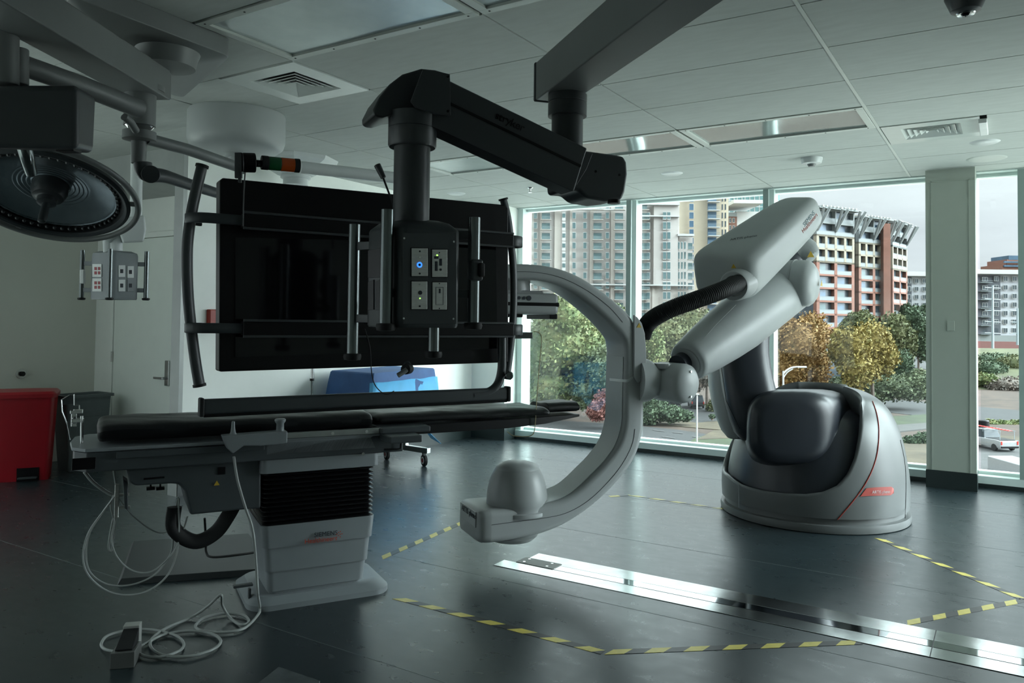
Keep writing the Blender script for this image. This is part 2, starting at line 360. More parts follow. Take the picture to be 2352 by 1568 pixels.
# ---------------------------------------------------------------- ceiling fittings
labs = ['recessed ceiling light panel at the top, left of the wide grey beam', 'glossy recessed ceiling light panel reflecting the buildings, nearest the windows on the right', 'recessed glossy ceiling light panel behind the dark boom end box', 'recessed ceiling light panel at the top edge, above the left boom mount', 'recessed ceiling light panel above the microphone, behind the down tube']
order = [(-1.9715, 2.237, 3), (-1.9715, 5.252, 1), (-3.191, 5.252, 2), (-3.191, 2.237, 0), (-4.41, 5.252, 4)]
labs[3] = 'recessed ceiling light panel cut by the top edge, beside the large one'; 
for x, y, k in order:
    c = V((x+.61, y+.3015, CE)); g = thing('ceiling_light', labs[k], 'light', c, 'recessed ceiling light panels')
    q = MB(); X0, X1, Y0, Y1 = x+.012, x+1.2075, y+.006, y+.597; b = .045
    q.bb((X0, Y0, CE-.006), (X1, Y0+b, CE+.01)); q.bb((X0, Y1-b, CE-.006), (X1, Y1, CE+.01)); q.bb((X0, Y0+b, CE-.006), (X0+b, Y1-b, CE+.01)); q.bb((X1-b, Y0+b, CE-.006), (X1, Y1-b, CE+.01))
    q.build('frame', M['tee_white'], g, bevel=.002)
    q = MB(); n = 16; z = lambda u, v: CE+.006+.004*math.sin(u*PI)*math.sin(v*PI)+.0012*math.sin(7*u+3*v+k)
    P = [[V((X0+b-.004+(X1-X0-2*b+.008)*i/n, Y0+b-.004+(Y1-Y0-2*b+.008)*j/n, z(i/n, j/n))) for i in range(n+1)] for j in range(n+1)]
    vs = [[q.bm.verts.new(p) for p in r] for r in P]
    for j in range(n):
        for i in range(n): q.bm.faces.new((vs[j][i], vs[j][i+1], vs[j+1][i+1], vs[j+1][i]))
    q.build('lens', M['lens'] if k in (1, 2) else M['lens_matte'], g)
    q = MB()
    for i in range(5):
        for yy in (Y0+b/2, Y1-b/2): q.cyl((X0+b+(X1-X0-2*b)*i/4, yy, CE-.008), (X0+b+(X1-X0-2*b)*i/4, yy, CE-.005), .005, n=8)
    q.build('screw', M['black'], g)
def diffuser(x0, y0, L, lab):
    c = V((x0+L/2, y0+L/2, CE)); g = thing('air_diffuser', lab, 'vent', c, 'square ceiling air diffusers')
    a, b = L/2-.008, L/2-.12; q = MB()
    q.bb(c+V((-a, -a, -.004)), c+V((a, -b, .01))); q.bb(c+V((-a, b, -.004)), c+V((a, a, .01))); q.bb(c+V((-a, -b, -.004)), c+V((-b, b, .01))); q.bb(c+V((b, -b, -.004)), c+V((a, b, .01)))
    q.build('plate', M['vent'], g)
    MB().bb(c+V((-b, -b, .02)), c+V((b, b, .028))).build('duct', M['black'], g)
    for k in range(5):
        s = b*(1-.2*k); q = MB(); s2 = s-.034; rings = []
        for ss, z in ((s, -.004), (s2, .018), (s2+.003, .02), (s+.002, -.001)): rings.append([c+V((u*ss, v*ss, z)) for u, v in ((-1, -1), (1, -1), (1, 1), (-1, 1))])
        q.loops(rings, closed=True); q.build('louvre', M['vent'], g, smooth=False)
diffuser(-3.797, 2.845, .603, 'square ceiling air diffuser with nested louvres, left of the black boom elbow')
diffuser(-.745, 5.86, .60, 'square ceiling air diffuser at upper right near the windows')
def ceil_disc(px, py, prof, name, lab, cat, m='white_plastic', group=None):
    w = on(px, py, 'z', CE); q = MB().lathe([(r, -t) for r, t in prof], w, (0, 0, 1), 40); return q.build(name, M[m], label=lab, cat=cat, group=group)
spk = [(.001, .012), (.075, .012), (.085, .008), (.1, 0)]
ceil_disc(1543, 398, spk[1:], 'ceiling_speaker', 'small round white ceiling disc right of the dark boom end box', 'speaker', group='round ceiling discs')
ceil_disc(1048, 444, spk[1:], 'ceiling_speaker', 'small round white ceiling disc low above the display, right of the down tube', 'speaker', group='round ceiling discs')
ceil_disc(2262, 326, spk[1:], 'ceiling_speaker', 'small bright round ceiling disc below the right air diffuser', 'speaker', group='round ceiling discs')
ceil_disc(2266, 364, [(.12, .004), (.135, .004), (.145, 0)], 'ceiling_speaker', 'larger flat round ceiling speaker nearest the windows, above the pale column', 'speaker', 'tee_white', group='round ceiling discs')
w = on(1864, 363, 'z', CE); g = thing('smoke_detector', 'white smoke detector on the ceiling above the white robot arm', 'detector', w)
MB().lathe([(.085, 0), (.085, -.012), (.075, -.045), (.045, -.05)], w, (0, 0, 1)).build('housing', M['white_plastic'], g); MB().lathe([(.035, -.05), (.025, -.07), (.01, -.072)], w, (0, 0, 1), 20).build('sensor', M['boom_grey'], g)
w = on(2218, -22, 'z', CE); g = thing('dome_camera', 'black ceiling dome camera at the top right corner', 'camera', w)
MB().lathe([(.075, 0), (.078, -.03), (.055, -.085), (.036, -.095)], w, (0, 0, 1)).build('housing', M['boom_dark'], g); MB().lathe([(.036, -.095), (.032, -.1), (.02, -.097)], w, (0, 0, 1), 24).build('lens_ring', M['steel'], g)
MB().lathe([(.019, -.097), (.012, -.106), (.003, -.108)], w, (0, 0, 1), 20).build('lens', M['black_gloss'], g)
w = on(1218, 431, 'z', CE); g = thing('sprinkler', 'small fire sprinkler head hanging from the ceiling left of the boom end box', 'sprinkler', w)
MB().lathe([(.035, 0), (.03, -.008), (.012, -.01), (.01, -.03), (.004, -.045)], w, (0, 0, 1), 20).build('body', M['steel'], g); MB().lathe([(.02, -.045), (.02, -.05)], w, (0, 0, 1), 20).build('deflector', M['steel'], g)
w = on(2247, 288, 'z', CE); q = MB(); q.box(w+V((.03, 0, -.016)), (.05, .40, .03)); q.build('light_strip', M['off_white'], bevel=.006, label='narrow white strip fitting on the ceiling right of the diffuser', cat='light')

# ---------------------------------------------------------------- floor marks and rail
def strip(pts, wid, name, label):
    g = thing(name, label, 'tape', (pts[0]+pts[-1])/2*V((1, 1, 0)).length if False else V((pts[0].x, pts[0].y, 0)), 'hazard tape lines on the floor')
    for i in range(len(pts)-1):
        a, b = pts[i]*1, pts[i+1]*1; a.z = b.z = 0; L = (b-a).length; u = (b-a).normalized(); s = V((-u.y, u.x, 0)); z = V((0, 0, .0014)); k = 0; st = 0
        qy, qb = MB(), MB(); step = .085
        while st < L:
            e = min(st+step, L); sk = .05 if L > .3 else 0
            c = [a+u*st-s*wid/2, a+u*e-s*wid/2, a+u*min(e+sk, L)+s*wid/2, a+u*min(st+sk, L)+s*wid/2]
            (qy if k % 2 == 0 else qb).prism(c, z); st = e; k += 1
        qy.build('yellow_band', M['tape_yellow'], g, smooth=False); qb.build('black_band', M['tape_black'], g, smooth=False)
F = lambda x, y: on(x, y, 'z', 0)
strip([F(872, 1283), F(1080, 1192)], .045, 'floor_tape', 'yellow and black floor tape from the table foot towards the curved arm')
strip([F(908, 1372), F(1385, 1498)], .045, 'floor_tape', 'yellow and black floor tape in the foreground right of the table foot')
strip([F(1385, 1498), F(1975, 1475)], .045, 'floor_tape', 'near-horizontal yellow and black floor tape at the bottom ending at the steel rail')
strip([F(1400, 1140), F(1447, 1137), F(1660, 1168)], .04, 'floor_tape', 'bent yellow and black floor tape behind the curved arm, left of the robot base')
strip([F(2016, 1235), F(2350, 1376)], .045, 'floor_tape', 'yellow and black floor tape slanting right from the robot base')
strip([F(2075, 1432), F(2352, 1378)], .045, 'floor_tape', 'yellow and black floor tape from the steel rail to the right edge')
ya, yb = 3.745, 4.085; x0 = F(1150, 1290).x; L = XR-.05
g = thing('floor_rail', 'long polished steel rail cover set in the dark floor', 'rail', (0, 3.9, 0))
q = MB(); q.bb((x0, ya, 0), (L, 3.86, .003)); q.bb((x0+.1, 3.945, 0), (L, yb, .003)); q.build('cover_plate', M['rail_steel'], g, bevel=.001)
MB().bb((x0+.28, 3.868, 0), (L, 3.943, .0025)).build('centre_strip', M['rail_mirror'], g)
MB().bb((x0, 3.86, 0), (L, 3.868, .0015)).build('groove', M['black'], g)
MB().bb((x0+.08, 3.86, 0), (x0+.32, 3.97, .006)).build('end_plate', M['rail_plate'], g, bevel=.001)
q = MB()
for dx in (.12, .27):
    for dy in (3.885, 3.945): q.cyl((x0+dx, dy, .006), (x0+dx, dy, .0075), .008, n=12)
q.build('screw', M['chrome'], g)
q = MB(); w = F(2150, 1445); q.bb((w.x, ya, .003), (w.x+.004, yb, .0034)); q.build('joint', M['black'], g)
q = MB(); q.prism([F(505, 1640), F(640, 1534), F(735, 1566), F(700, 1720)], (0, 0, .006)); q.build('floor_plate', mat('worn_plate', (.11, .125, .13), .45, .4, var=.3, scale=12), bevel=.002, label='corner of a worn grey metal plate on the floor at the bottom edge', cat='plate')

# ---------------------------------------------------------------- robotic C-arm
bc = V((-1.24, 6.16, 0)); rob = thing('imaging_robot', 'large white and dark robotic C-arm X-ray machine standing by the windows', 'medical machine', bc)
R0 = .66
sd = lambda k: (math.cos(k), math.sin(k), 0)
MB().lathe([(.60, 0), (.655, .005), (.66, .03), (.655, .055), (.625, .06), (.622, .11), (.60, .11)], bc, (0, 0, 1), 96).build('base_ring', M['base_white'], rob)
# base shell: dome profile, cut by a slanted scoop that opens towards the lower arm
prof = [(.648, .10), (.652, .20), (.645, .32), (.625, .46), (.60, .58), (.565, .68), (.52, .77), (.455, .845), (.37, .895), (.27, .925), (.15, .94), (.02, .945)]
pr = catmull([V((a, 0, b)) for a, b in prof], 4)
lo = V((.845*-.84+.535*.50, .535*-.84-.845*.50, 0))
lo = (RT*-.62+V((-FW.x, -FW.y, 0))*.78); lo.z = 0; lo.normalize()      # the low side of the cut faces left and towards the viewer
def cut_z(x, y):
    s = (V((x, y, 0))).dot(lo)/R0       # -1 high side .. 1 low side
    t = min(max((s+.42)/1.0, 0), 1); t = t*t*(3-2*t)
    return .96*(1-t)+.27*t
q = MB(); n = 240; rings = []
for k in range(n):
    a = 2*PI*k/n; rings.append([V((p.x*math.cos(a), p.x*math.sin(a), p.z)) for p in pr])
_tr = [(1668, 1092), (1700, 1116), (1750, 1130), (1800, 1137), (1850, 1139), (1890, 1134), (1925, 1119), (1950, 1092), (1967, 1055), (1977, 1010), (1982, 965), (1981, 930)]
# outer shell = grid clipped to z < cut; the top rim follows the cut smoothly
def on_shell(px, py, push=.003):
    d = ray(px, py); t = 3.5
    while t < 7:
        p = CP+d*t; r = math.hypot(p.x-bc.x, p.y-bc.y); z = p.z
        if .1 < z < .944:
            R = next((pr[i].x+(pr[i+1].x-pr[i].x)*(z-pr[i].z)/(pr[i+1].z-pr[i].z) for i in range(len(pr)-1) if pr[i].z <= z <= pr[i+1].z), 0)
            if r < R+push: return p
        t += .002
    return at(px, py, 5.3)
_az = sorted((math.atan2(p.y-bc.y, p.x-bc.x) % (2*PI), p.z) for p in [on_shell(*t) for t in _tr])
_a0, _a1 = _az[0][0], _az[-1][0]
def cutang(a):
    a = a % (2*PI)
    if _a0 <= a <= _a1:
        for (x0, z0), (x1, z1) in zip(_az, _az[1:]):
            if x0 <= a <= x1: return z0+(z1-z0)*(a-x0)/max(x1-x0, 1e-6)
    e = a-_a1 if a > _a1 else a+2*PI-_a1; g = (_a0-a) % (2*PI)      # angles past each traced end
    lo_end = _az[0][1] < _az[-1][1]; dl, dh = (g, e) if lo_end else (e, g); zl, zh = min(_az[0][1], _az[-1][1]), max(_az[0][1], _az[-1][1])
    t = min(dh/.35, 1); top = zh+(.93-zh)*t
    u = min(max((dl-.25)/1.3, 0), 1); u = u*u*(3-2*u); return zl+(top-zl)*u
def rim(a):
    best = len(pr)-1; 
    for i in range(len(pr)-1):
        p, p2 = pr[i], pr[i+1]
        cz = cutang(a); d1 = p.z-cz; d2 = p2.z-cz
        if d1 <= 0 and d2 > 0: return i+d1/(d1-d2)
    return float(best)
def profat(f):
    i = min(int(f), len(pr)-2); t = f-i; return pr[i]*(1-t)+pr[i+1]*t
grid = []
for k in range(n):
    a = 2*PI*k/n; rm = rim(a)*.999; col = []
    for j in range(25):
        p = profat(rm*j/24); col.append(bc+V((p.x*math.cos(a), p.x*math.sin(a), p.z)))
    p = profat(rm)
    for sc, dz in ((.985, .012), (.955, .006), (.93, -.03)): col.append(bc+V((p.x*sc*math.cos(a), p.x*sc*math.sin(a), p.z+dz)))
    grid.append(col)
q.loops(grid, False, False, True)
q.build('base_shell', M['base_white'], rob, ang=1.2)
# inner dark bowl
q = MB(); q.lathe([(p.x*.945, p.z*.86-.02) for p in pr], bc, (0, 0, 1), 96); q.build('base_core', M['robot_dark'], rob)
# the dark rotating shoulder hood
A_ = lambda x, y, d: at(x, y, d)
D0 = depth(bc)
q = MB()
def ring(cx, cy, d, rx, ry, n=32, e=.62):
    c = at(cx, cy, d); o = []
    for k in range(n):
        a = 2*PI*k/n; ca, sa = math.cos(a), math.sin(a)
        o.append(c+RT*(rx*d/FPX*abs(ca)**e*(1 if ca > 0 else -1))+UP*(ry*d/FPX*abs(sa)**e*(1 if sa > 0 else -1)))
    return o
q.loops([ring(1815, 985, D0-.55, 60, 55), ring(1815, 983, D0-.535, 88, 78), ring(1820, 982, D0-.46, 104, 86), ring(1828, 985, D0-.25, 117, 92), ring(1845, 975, D0, 122, 82), ring(1858, 965, D0+.2, 112, 68), ring(1862, 960, D0+.33, 80, 45)])
q.build('shoulder_hood', M['robot_dark'], rob, ang=1.3)
q = MB(); q.tube([at(1948, 920, D0-.12), at(1960, 950, D0-.2), at(1952, 985, D0-.3), at(1925, 1020, D0-.36)], .0018, 6); q.build('hood_seam', M['black'], rob)
# lower arm: dark front half, white back half
def sweep_rings(st, e=.8, n=28):     # st: (px, py, depth, half width across, half width along view)
    P = [at(a, b, c) for a, b, c, *_ in st]; out = []
    for i, s in enumerate(st):
        t = (P[min(i+1, len(P)-1)]-P[max(i-1, 0)]).normalized()
        x = t.cross(FW).normalized(); y = t.cross(x).normalized(); r = []
        for k in range(n):
            a = 2*PI*k/n; ca, sa = math.cos(a), math.sin(a)
            r.append(P[i]+x*s[3]*abs(ca)**e*(1 if ca > 0 else -1)+y*s[4]*abs(sa)**e*(1 if sa > 0 else -1))
        out.append(r)
    return out
st = [(1752, 1010, D0-.25, .17, .14), (1732, 950, D0-.25, .185, .15), (1715, 880, D0-.2, .185, .15), (1706, 810, D0-.15, .175, .14), (1715, 740, D0-.1, .165, .13), (1745, 670, D0, .16, .12), (1790, 615, D0+.05, .15, .11), (1830, 575, D0+.05, .12, .09)]
MB().loops(sweep_rings(st)).build('lower_arm', M['robot_dark'], rob, sub=1, ang=1.3)
st = [(1708, 1010, D0-.02, .12, .1), (1688, 950, D0-.02, .15, .13), (1676, 880, D0+.02, .16, .14), (1672, 810, D0+.06, .16, .14), (1690, 730, D0+.12, .16, .13), (1725, 650, D0+.2, .16, .12), (1790, 585, D0+.22, .16, .11), (1850, 560, D0+.2, .13, .09), (1868, 600, D0+.12, .09, .08)]
MB().loops(sweep_rings(st)).build('lower_arm_cover', M['robot_white'], rob, sub=1, ang=1.3)
MB().tube([at(1655, 830, D0-.32), at(1668, 920, D0-.36), at(1700, 985, D0-.4)], .002, 6).build('arm_seam', M['black'], rob)
# elbow drum
dE = 5.42; ec = at(1868, 651, dE-.02); ea = (RT*-.80+FW*.60+UP*.02).normalized()
MB().lathe([(.001, -.035), (.06, -.03), (.11, -.015), (.14, .005), (.158, .03), (.162, .06), (.162, .40)], ec, ea, 64).build('elbow_joint', M['robot_white'], rob, ang=1)
MB().lathe([(.163, .115), (.168, .118), (.168, .126), (.163, .13)], ec, ea, 64).build('joint_ring', M['robot_grey'], rob)
# fat tapered upper arm
p0, p1 = at(1578, 832, 4.78), at(1815, 655, 5.62)
ax = (p1-p0).normalized(); LL = (p1-p0).length
MB().lathe([(.075, .012), (.085, .002), (.112, 0), (.122, .012), (.128, .035), (.15, .2), (.172, .42), (.185, .62), (.185, LL-.05), (.16, LL+.06), (.08, LL+.12), (.01, LL+.13)], p0, ax, 64).build('upper_arm', M['robot_white'], rob, ang=1)
MB().lathe([(.072, -.004), (.09, -.006), (.092, .01)], p0, ax, 48).build('arm_collar', M['robot_grey'], rob)
q = MB(); q.tube([at(1605, 790, 4.74), at(1645, 745, 4.84), at(1690, 700, 4.93)], .0015, 6); q.build('arm_seam', M['robot_grey'], rob)
# long housing on top of the arm
cs = [(1580, 578, 5.10), (1728, 592, 4.90), (1732, 696, 4.96), (1594, 686, 5.16), (1796, 441, 5.46), (1884, 440, 5.30), (1908, 506, 5.34), (1806, 560, 5.50)]
F1 = [at(*c) for c in cs]
q = MB(); a0, a1 = [F1[i] for i in (0, 1, 2, 3)], [F1[i] for i in (4, 5, 6, 7)]
def rr(lp, r=.30, k=7):    # rounded quad loop
    out = []
    for i in range(4):
        p, a, b = lp[i], lp[i-1], lp[(i+1) % 4]; la, lb = (a-p), (b-p); rad = min(la.length, lb.length)*r
        s, e = p+la.normalized()*rad, p+lb.normalized()*rad
        for j in range(k+1):
            t = j/k; out.append((s*(1-t)**2+p*2*t*(1-t)+e*t*t))
    return out
def mixl(A, B, t): return [a*(1-t)+b*t for a, b in zip(A, B)]
def shrink(L, f):
    c = sum(L, V((0, 0, 0)))/len(L); return [c+(p-c)*f for p in L]
ls = [(0, .6, 0), (0, .84, 0), (.018, .95, 0), (.06, 1.02, 0), (.15, 1.03, 0), (.4, 1.03, 0), (.6, 1.02, 0), (.78, 1.0, 0), (.9, .95, 0), (.975, .84, 0), (1.0, .66, 0)]
q.loops([shrink(rr(mixl(a0, a1, t)), f) for t, f, _ in ls]); hous = q.build('arm_housing', M['robot_white'], rob, sub=1, ang=1.4)
hp = at(1690, 655, 4.93); hax = (FW*.75+RT*.45-UP*.05).normalized(); hax = (at(1735, 640, 5.2)-hp).normalized()
MB().lathe([(.060, -.02), (.066, -.035), (.088, -.035), (.098, -.02), (.10, .16)], hp, hax, 48).build('hose_port', M['robot_grey'], rob)
# corrugated hose
hs = catmull([at(1474, 772, 4.80), at(1484, 748, 4.78), at(1505, 728, 4.74), at(1545, 708, 4.70), at(1600, 688, 4.70), at(1655, 668, 4.74), at(1700, 648, 4.90), at(1720, 640, 5.0)], 60)
MB().tube(hs, lambda t: .052+.0022*math.sin(t*105*2*PI), 20).build('hose', M['rubber'], rob, ang=2)
# wrist joints
wc = at(1548, 878, 4.72); wa = (RT*-.64+FW*.77).normalized()
MB().lathe([(.001, -.135), (.05, -.13), (.09, -.115), (.112, -.095), (.118, -.07), (.118, .10), (.1, .13), (.05, .15), (.001, .152)], wc, wa, 56).build('wrist_drum', M['robot_white'], rob, ang=1)
q = MB()
for dy in (-.078, .078):
    c = wc-wa*.123+UP*dy*.95; q.cyl(c, c-wa*.006, .007, n=12)
q.build('screw', M['steel'], rob)
hb = at(1487, 873, 4.74); ha = (at(1560, 874, 4.80)-hb).normalized()
MB().lathe([(.135, -.08), (.128, -.01), (.118, .015), (.108, .03), (.104, .07), (.107, .12), (.108, .24)], hb, ha, 56).build('wrist_neck', M['robot_white'], rob, ang=1)
MB().lathe([(.060, 0), (.056, .03), (.001, .032)], at(1522, 845, 4.72), UP, 32).build('wrist_cap', M['robot_grey'], rob)
MB().cyl(at(1556, 838, 4.74), at(1572, 828, 4.80), .06, n=32).build('wrist_neck', M['robot_dark'], rob)
# the C itself: near face traced on its own plane, then swept to its real thickness
cn = V((.815, -.58, 0)); cP = at(1440, 850, 4.62); cu = V((.58, .815, 0))
cl = lambda x, y, w=0: pl(x, y, cP, cn)-cn*w
outer = [(1075, 612), (1120, 607), (1170, 606), (1215, 606), (1262, 611), (1306, 623), (1346, 642), (1385, 668), (1420, 696), (1452, 728), (1472, 768), (1479, 820), (1481, 880), (1482, 940), (1480, 990), (1464, 1046), (1434, 1092), (1392, 1137), (1345, 1176), (1295, 1207), (1245, 1227), (1190, 1240), (1128, 1249)]
inner = [(1075, 640), (1120, 640), (1170, 641), (1210, 641), (1248, 645), (1283, 655), (1315, 670), (1345, 691), (1378, 718), (1410, 750), (1434, 782), (1438, 820), (1437, 870), (1436, 925), (1434, 975), (1420, 1022), (1393, 1061), (1362, 1093), (1328, 1125), (1290, 1148), (1245, 1160), (1190, 1168), (1130, 1173)]
def dens(L, k=3): return [(p.x, p.y) for p in catmull([V((a, b, 0)) for a, b in L], k)]
outer, inner = dens(outer), dens(inner); m = len(outer)
rings = []
for i in range(m):
    w = .26; f = i/(m-1)
    if f > .82: w = .26+.10*min(1, (f-.82)/.1)
    o_, i_ = cl(*outer[i]), cl(*inner[i]); b = min(.035, (o_-i_).length*.3); d = (i_-o_).normalized(); lp = []
    for a, c, s1, s2 in ((o_, 0, 1, 1), (i_, 0, -1, 1), (i_, w, -1, -1), (o_, w, 1, -1)):
        base = a-cn*c; e1 = d*s1*b; e2 = -cn*s2*b
        seq = [(0, 1), (.07, .6), (.3, .3), (.6, .07), (1, 0)]
        if (a is o_ and c == 0) or (a is i_ and c == w): pass
        else: seq = seq[::-1]
        for u, v in seq: lp.append(base+e1*u+e2*v)
    rings.append(lp)
body = MB(); body.loops(rings); body.build('c_arc', M['robot_grey'], rob, ang=.9)
# end cap of the tube head (rounded nose)
no, ni = rings[-1], None
c0 = sum(no, V((0, 0, 0)))/len(no)
q = MB(); q.loops([no, [c0+(p-c0)*.985-cu*.03 for p in no], [c0+(p-c0)*.94-cu*.055 for p in no], [c0+(p-c0)*.84-cu*.07 for p in no]]); q.build('tube_nose', M['robot_grey'], rob, ang=.9)
pn = c0-cu*.074+V((0, 0, .035)); q = MB(); q.box(pn, (.26, .006, .085), (cn, cu, V((0, 0, 1)))); q.build('name_plate', M['robot_white'], rob, bevel=.002)
text('ARTIS pheno', pn-cu*.0045-cn*.10+V((0, 0, .005)), cn, (0, 0, 1), .045, M['ink'], rob)
q = MB(); e_ = [cl(x, y)+cn*.0008 for x, y in dens([(1129, 1205), (1190, 1197), (1245, 1190), (1300, 1178), (1350, 1150), (1395, 1108), (1430, 1064), (1452, 1020), (1458, 985)], 5)]
q.tube(e_, .0015, 6); q.build('arc_seam', M['slate'], rob)
q = MB(); q.tube([cl(x, y)+cn*.0008 for x, y in dens([(1170, 624), (1230, 625), (1290, 638), (1350, 668), (1400, 706), (1430, 740)], 5)], .0015, 6); q.build('arc_seam', M['slate'], rob)
q = MB(); q.prism([cl(x, y)+cn*.001 for x, y in [(1453, 722), (1462, 728), (1472, 742), (1479, 765), (1482, 800), (1483, 850), (1476, 872), (1462, 880), (1454, 866)]], cn*.012); q.build('hub_cover', M['robot_grey'], rob, bevel=.008)
q = MB(); q.prism([cl(x, y)+cn*.001 for x, y in [(1399, 868), (1440, 872), (1458, 860), (1458, 866), (1440, 878), (1399, 874)]], cn*.004); q.build('arc_band', M['robot_white'], rob)
# liner on the inner face
q = MB(); k0, k1 = int(m*.50), int(m*.92)
q.loops([[cl(*inner[i], w)+(cl(*inner[i])-cl(*outer[i])).normalized()*h for w, h in ((.03, 0), (.03, .004), (.23, .004), (.23, 0))] for i in range(k0, k1)]); q.build('arc_liner', M['robot_white'], rob, ang=.9)
# collimator dome
tb = pl(1187, 1160, cP-cn*.16, cn); tb = at(1187, 1166, depth(tb))
up = V((0, 0, 1))
rs = 70*depth(tb)/FPX
MB().lathe([(rs*1.05, -.02), (rs*1.05, .0), (rs*.98, .005), (rs*.98, .03), (rs*1.0, .035), (rs*.995, .075), (rs*.965, .115), (rs*.91, .155), (rs*.84, .19), (rs*.765, .215), (rs*.72, .228)], tb, up, 64).build('collimator', M['robot_grey'], rob, ang=.7)
MB().lathe([(rs*.725, .226), (rs*.70, .238), (rs*.6, .252), (rs*.4, .264), (rs*.2, .269), (.002, .27)], tb, up, 64).build('collimator_cap', M['robot_white'], rob, ang=.9)
bb_ = at(1175, 1238, depth(tb))
q = MB(); q.lathe([(.06, -.004), (.12, .004), (.15, .03)], bb_, up, 48); q.build('tube_belly', M['robot_grey'], rob)
# detector
dt = at(1172, 640, depth(tb)+.04)
MB().cyl(dt, dt-up*.10, .115, .12, 48).build('detector_neck', M['robot_grey'], rob, bevel=.01)
q = MB(); dc = at(1172, 698, depth(tb)+.05); q.box(dc, (.44, .40, .12), (cu, cn, up)); det = q.build('detector', M['robot_grey'], rob, bevel=.025, seg=4)
q = MB(); q.box(dc-up*.003, (.446, .406, .026), (cu, cn, up)); q.build('detector_band', M['black'], det, bevel=.01)
q = MB(); q.box(dc+up*.066, (.30, .26, .02), (cu, cn, up)); q.build('detector_top', M['robot_grey'], det, bevel=.006)
q = MB(); q.box(dc-up*.07+cu*.20, (.05, .34, .03), (cu, cn, up)); q.box(dc-up*.068-cu*.05+cn*.12, (.12, .1, .02), (cu, cn, up)); q.build('detector_bumper', M['black'], det, bevel=.006)
q = MB()
for s, h in ((-.03, .012), (.0, .012), (.03, .018)): q.cyl(dc+up*.03+cn*.2+cu*s, dc+up*.03+cn*.204+cu*s, h*.8, n=14)
q.build('detector_button', M['ink'], det)
# orange line and red badge on the base, writing
q = MB(); q.tube([on_shell(x, y) for x, y in dens([(2004, 921), (2014, 950), (2019, 990), (2015, 1040), (2003, 1080), (1985, 1115), (1960, 1150), (1935, 1180), (1917, 1201)], 6)], .0032, 6); q.build('red_line', M['label_red'], rob)
q = MB(); top_ = [(1990, 1121), (2010, 1119), (2030, 1118), (2048, 1117.5), (2053, 1122)]; bot_ = [(1976, 1140), (1998, 1138.5), (2020, 1138), (2046, 1137), (2053, 1132)]
q.loops([[on_shell(*a, .0015), on_shell(*b, .0015), on_shell(*b, .006), on_shell(*a, .006)] for a, b in zip(top_, bot_)]); q.build('name_badge', M['label_red'], rob, ang=.9)
pA, pB = on_shell(2003, 1133, .009), on_shell(2050, 1131, .009); to = text('ARTIS pheno', pA, pB-pA, up, .028, M['letter_grey'], rob)
for v in to.data.vertices:
    z = v.co.z; r = math.hypot(v.co.x, v.co.y); R_ = next((pr[i].x+(pr[i+1].x-pr[i].x)*(z-pr[i].z)/(pr[i+1].z-pr[i].z) for i in range(len(pr)-1) if pr[i].z <= z <= pr[i+1].z), r)
    v.co.x *= (R_+.0105)/r; v.co.y *= (R_+.0105)/r
q = MB(); q.tube([on_shell(x, y, .001) for x, y in dens([(2068, 1010), (2078, 1060), (2081, 1110), (2079, 1190)], 6)], .0022, 6); q.build('shell_seam', M['black'], rob)
q = MB(); q.tube([on_shell(1697, 1112, .001), on_shell(1697, 1165, .001)], .0015, 6); q.build('shell_seam', M['slate'], rob)
def tri(p, nrm, s, upv, parent=rob):
    nrm = nrm.normalized(); r = upv.cross(nrm).normalized(); u2 = nrm.cross(r); q = MB()
    q.prism([p+u2*s, p-u2*s*.6-r*s*.9, p-u2*s*.6+r*s*.9], nrm*.0012); q.build('warning_sticker', M['warn'], parent, smooth=False)
tri(cl(1465, 748)+cn*.014, cn, .018, up); tri(ec-ea*.035+RT*.02, -ea, .026, up)
dd = (F1[1]-F1[0]).normalized(); nf = dd.cross(F1[3]-F1[0]).normalized(); nf = nf if nf.dot(FW) < 0 else -nf
tri(at(1685, 612, 4.925), nf, .018, UP); tri(at(1862, 585, 5.50), -FW, .028, UP)
# writing on the housing: right-hand side face and broad top face
sA, sB = F1[1]*.5+F1[2]*.5, F1[5]*.5+F1[6]*.5; sn = (F1[5]-F1[1]).cross(F1[2]-F1[1]).normalized(); sn = sn if sn.dot(FW) < 0 else -sn
from mathutils.bvhtree import BVHTree
bpy.context.view_layer.update()
_bv = BVHTree.FromObject(hous, bpy.context.evaluated_depsgraph_get())
def face_txt(s, px, py, dd, rd, sz, mm, n, sh=0):
    upd = n.cross(rd).normalized(); to = text(s, pl(px, py, dd, n), rd, upd, sz, mm, rob, shear=sh)
    for v in to.data.vertices:
        h = _bv.ray_cast(v.co+n*.15, -n)
        if h[0]: v.co = h[0]+n*.0015
sP = F1[1]+sn*.004; e5 = lambda x, y: pl(x, y, sP, sn)
face_txt('SIEMENS', 1844, 521, sP, e5(1864, 497)-e5(1844, 521), .041, M['ink_blue'], sn)
face_txt('Healthineers', 1840, 536, sP, e5(1866, 505)-e5(1840, 536), .041, M['ink_red'], sn)
tn = (F1[4]-F1[0]).cross(F1[1]-F1[0]).normalized(); tn = tn if tn.dot(FW) < 0 else -tn; tP = F1[0]+tn*.006
face_txt('ARTIS pheno', 1676, 553, tP, pl(1719, 547, tP, tn)-pl(1676, 553, tP, tn), .032, M['ink'], tn, .3)
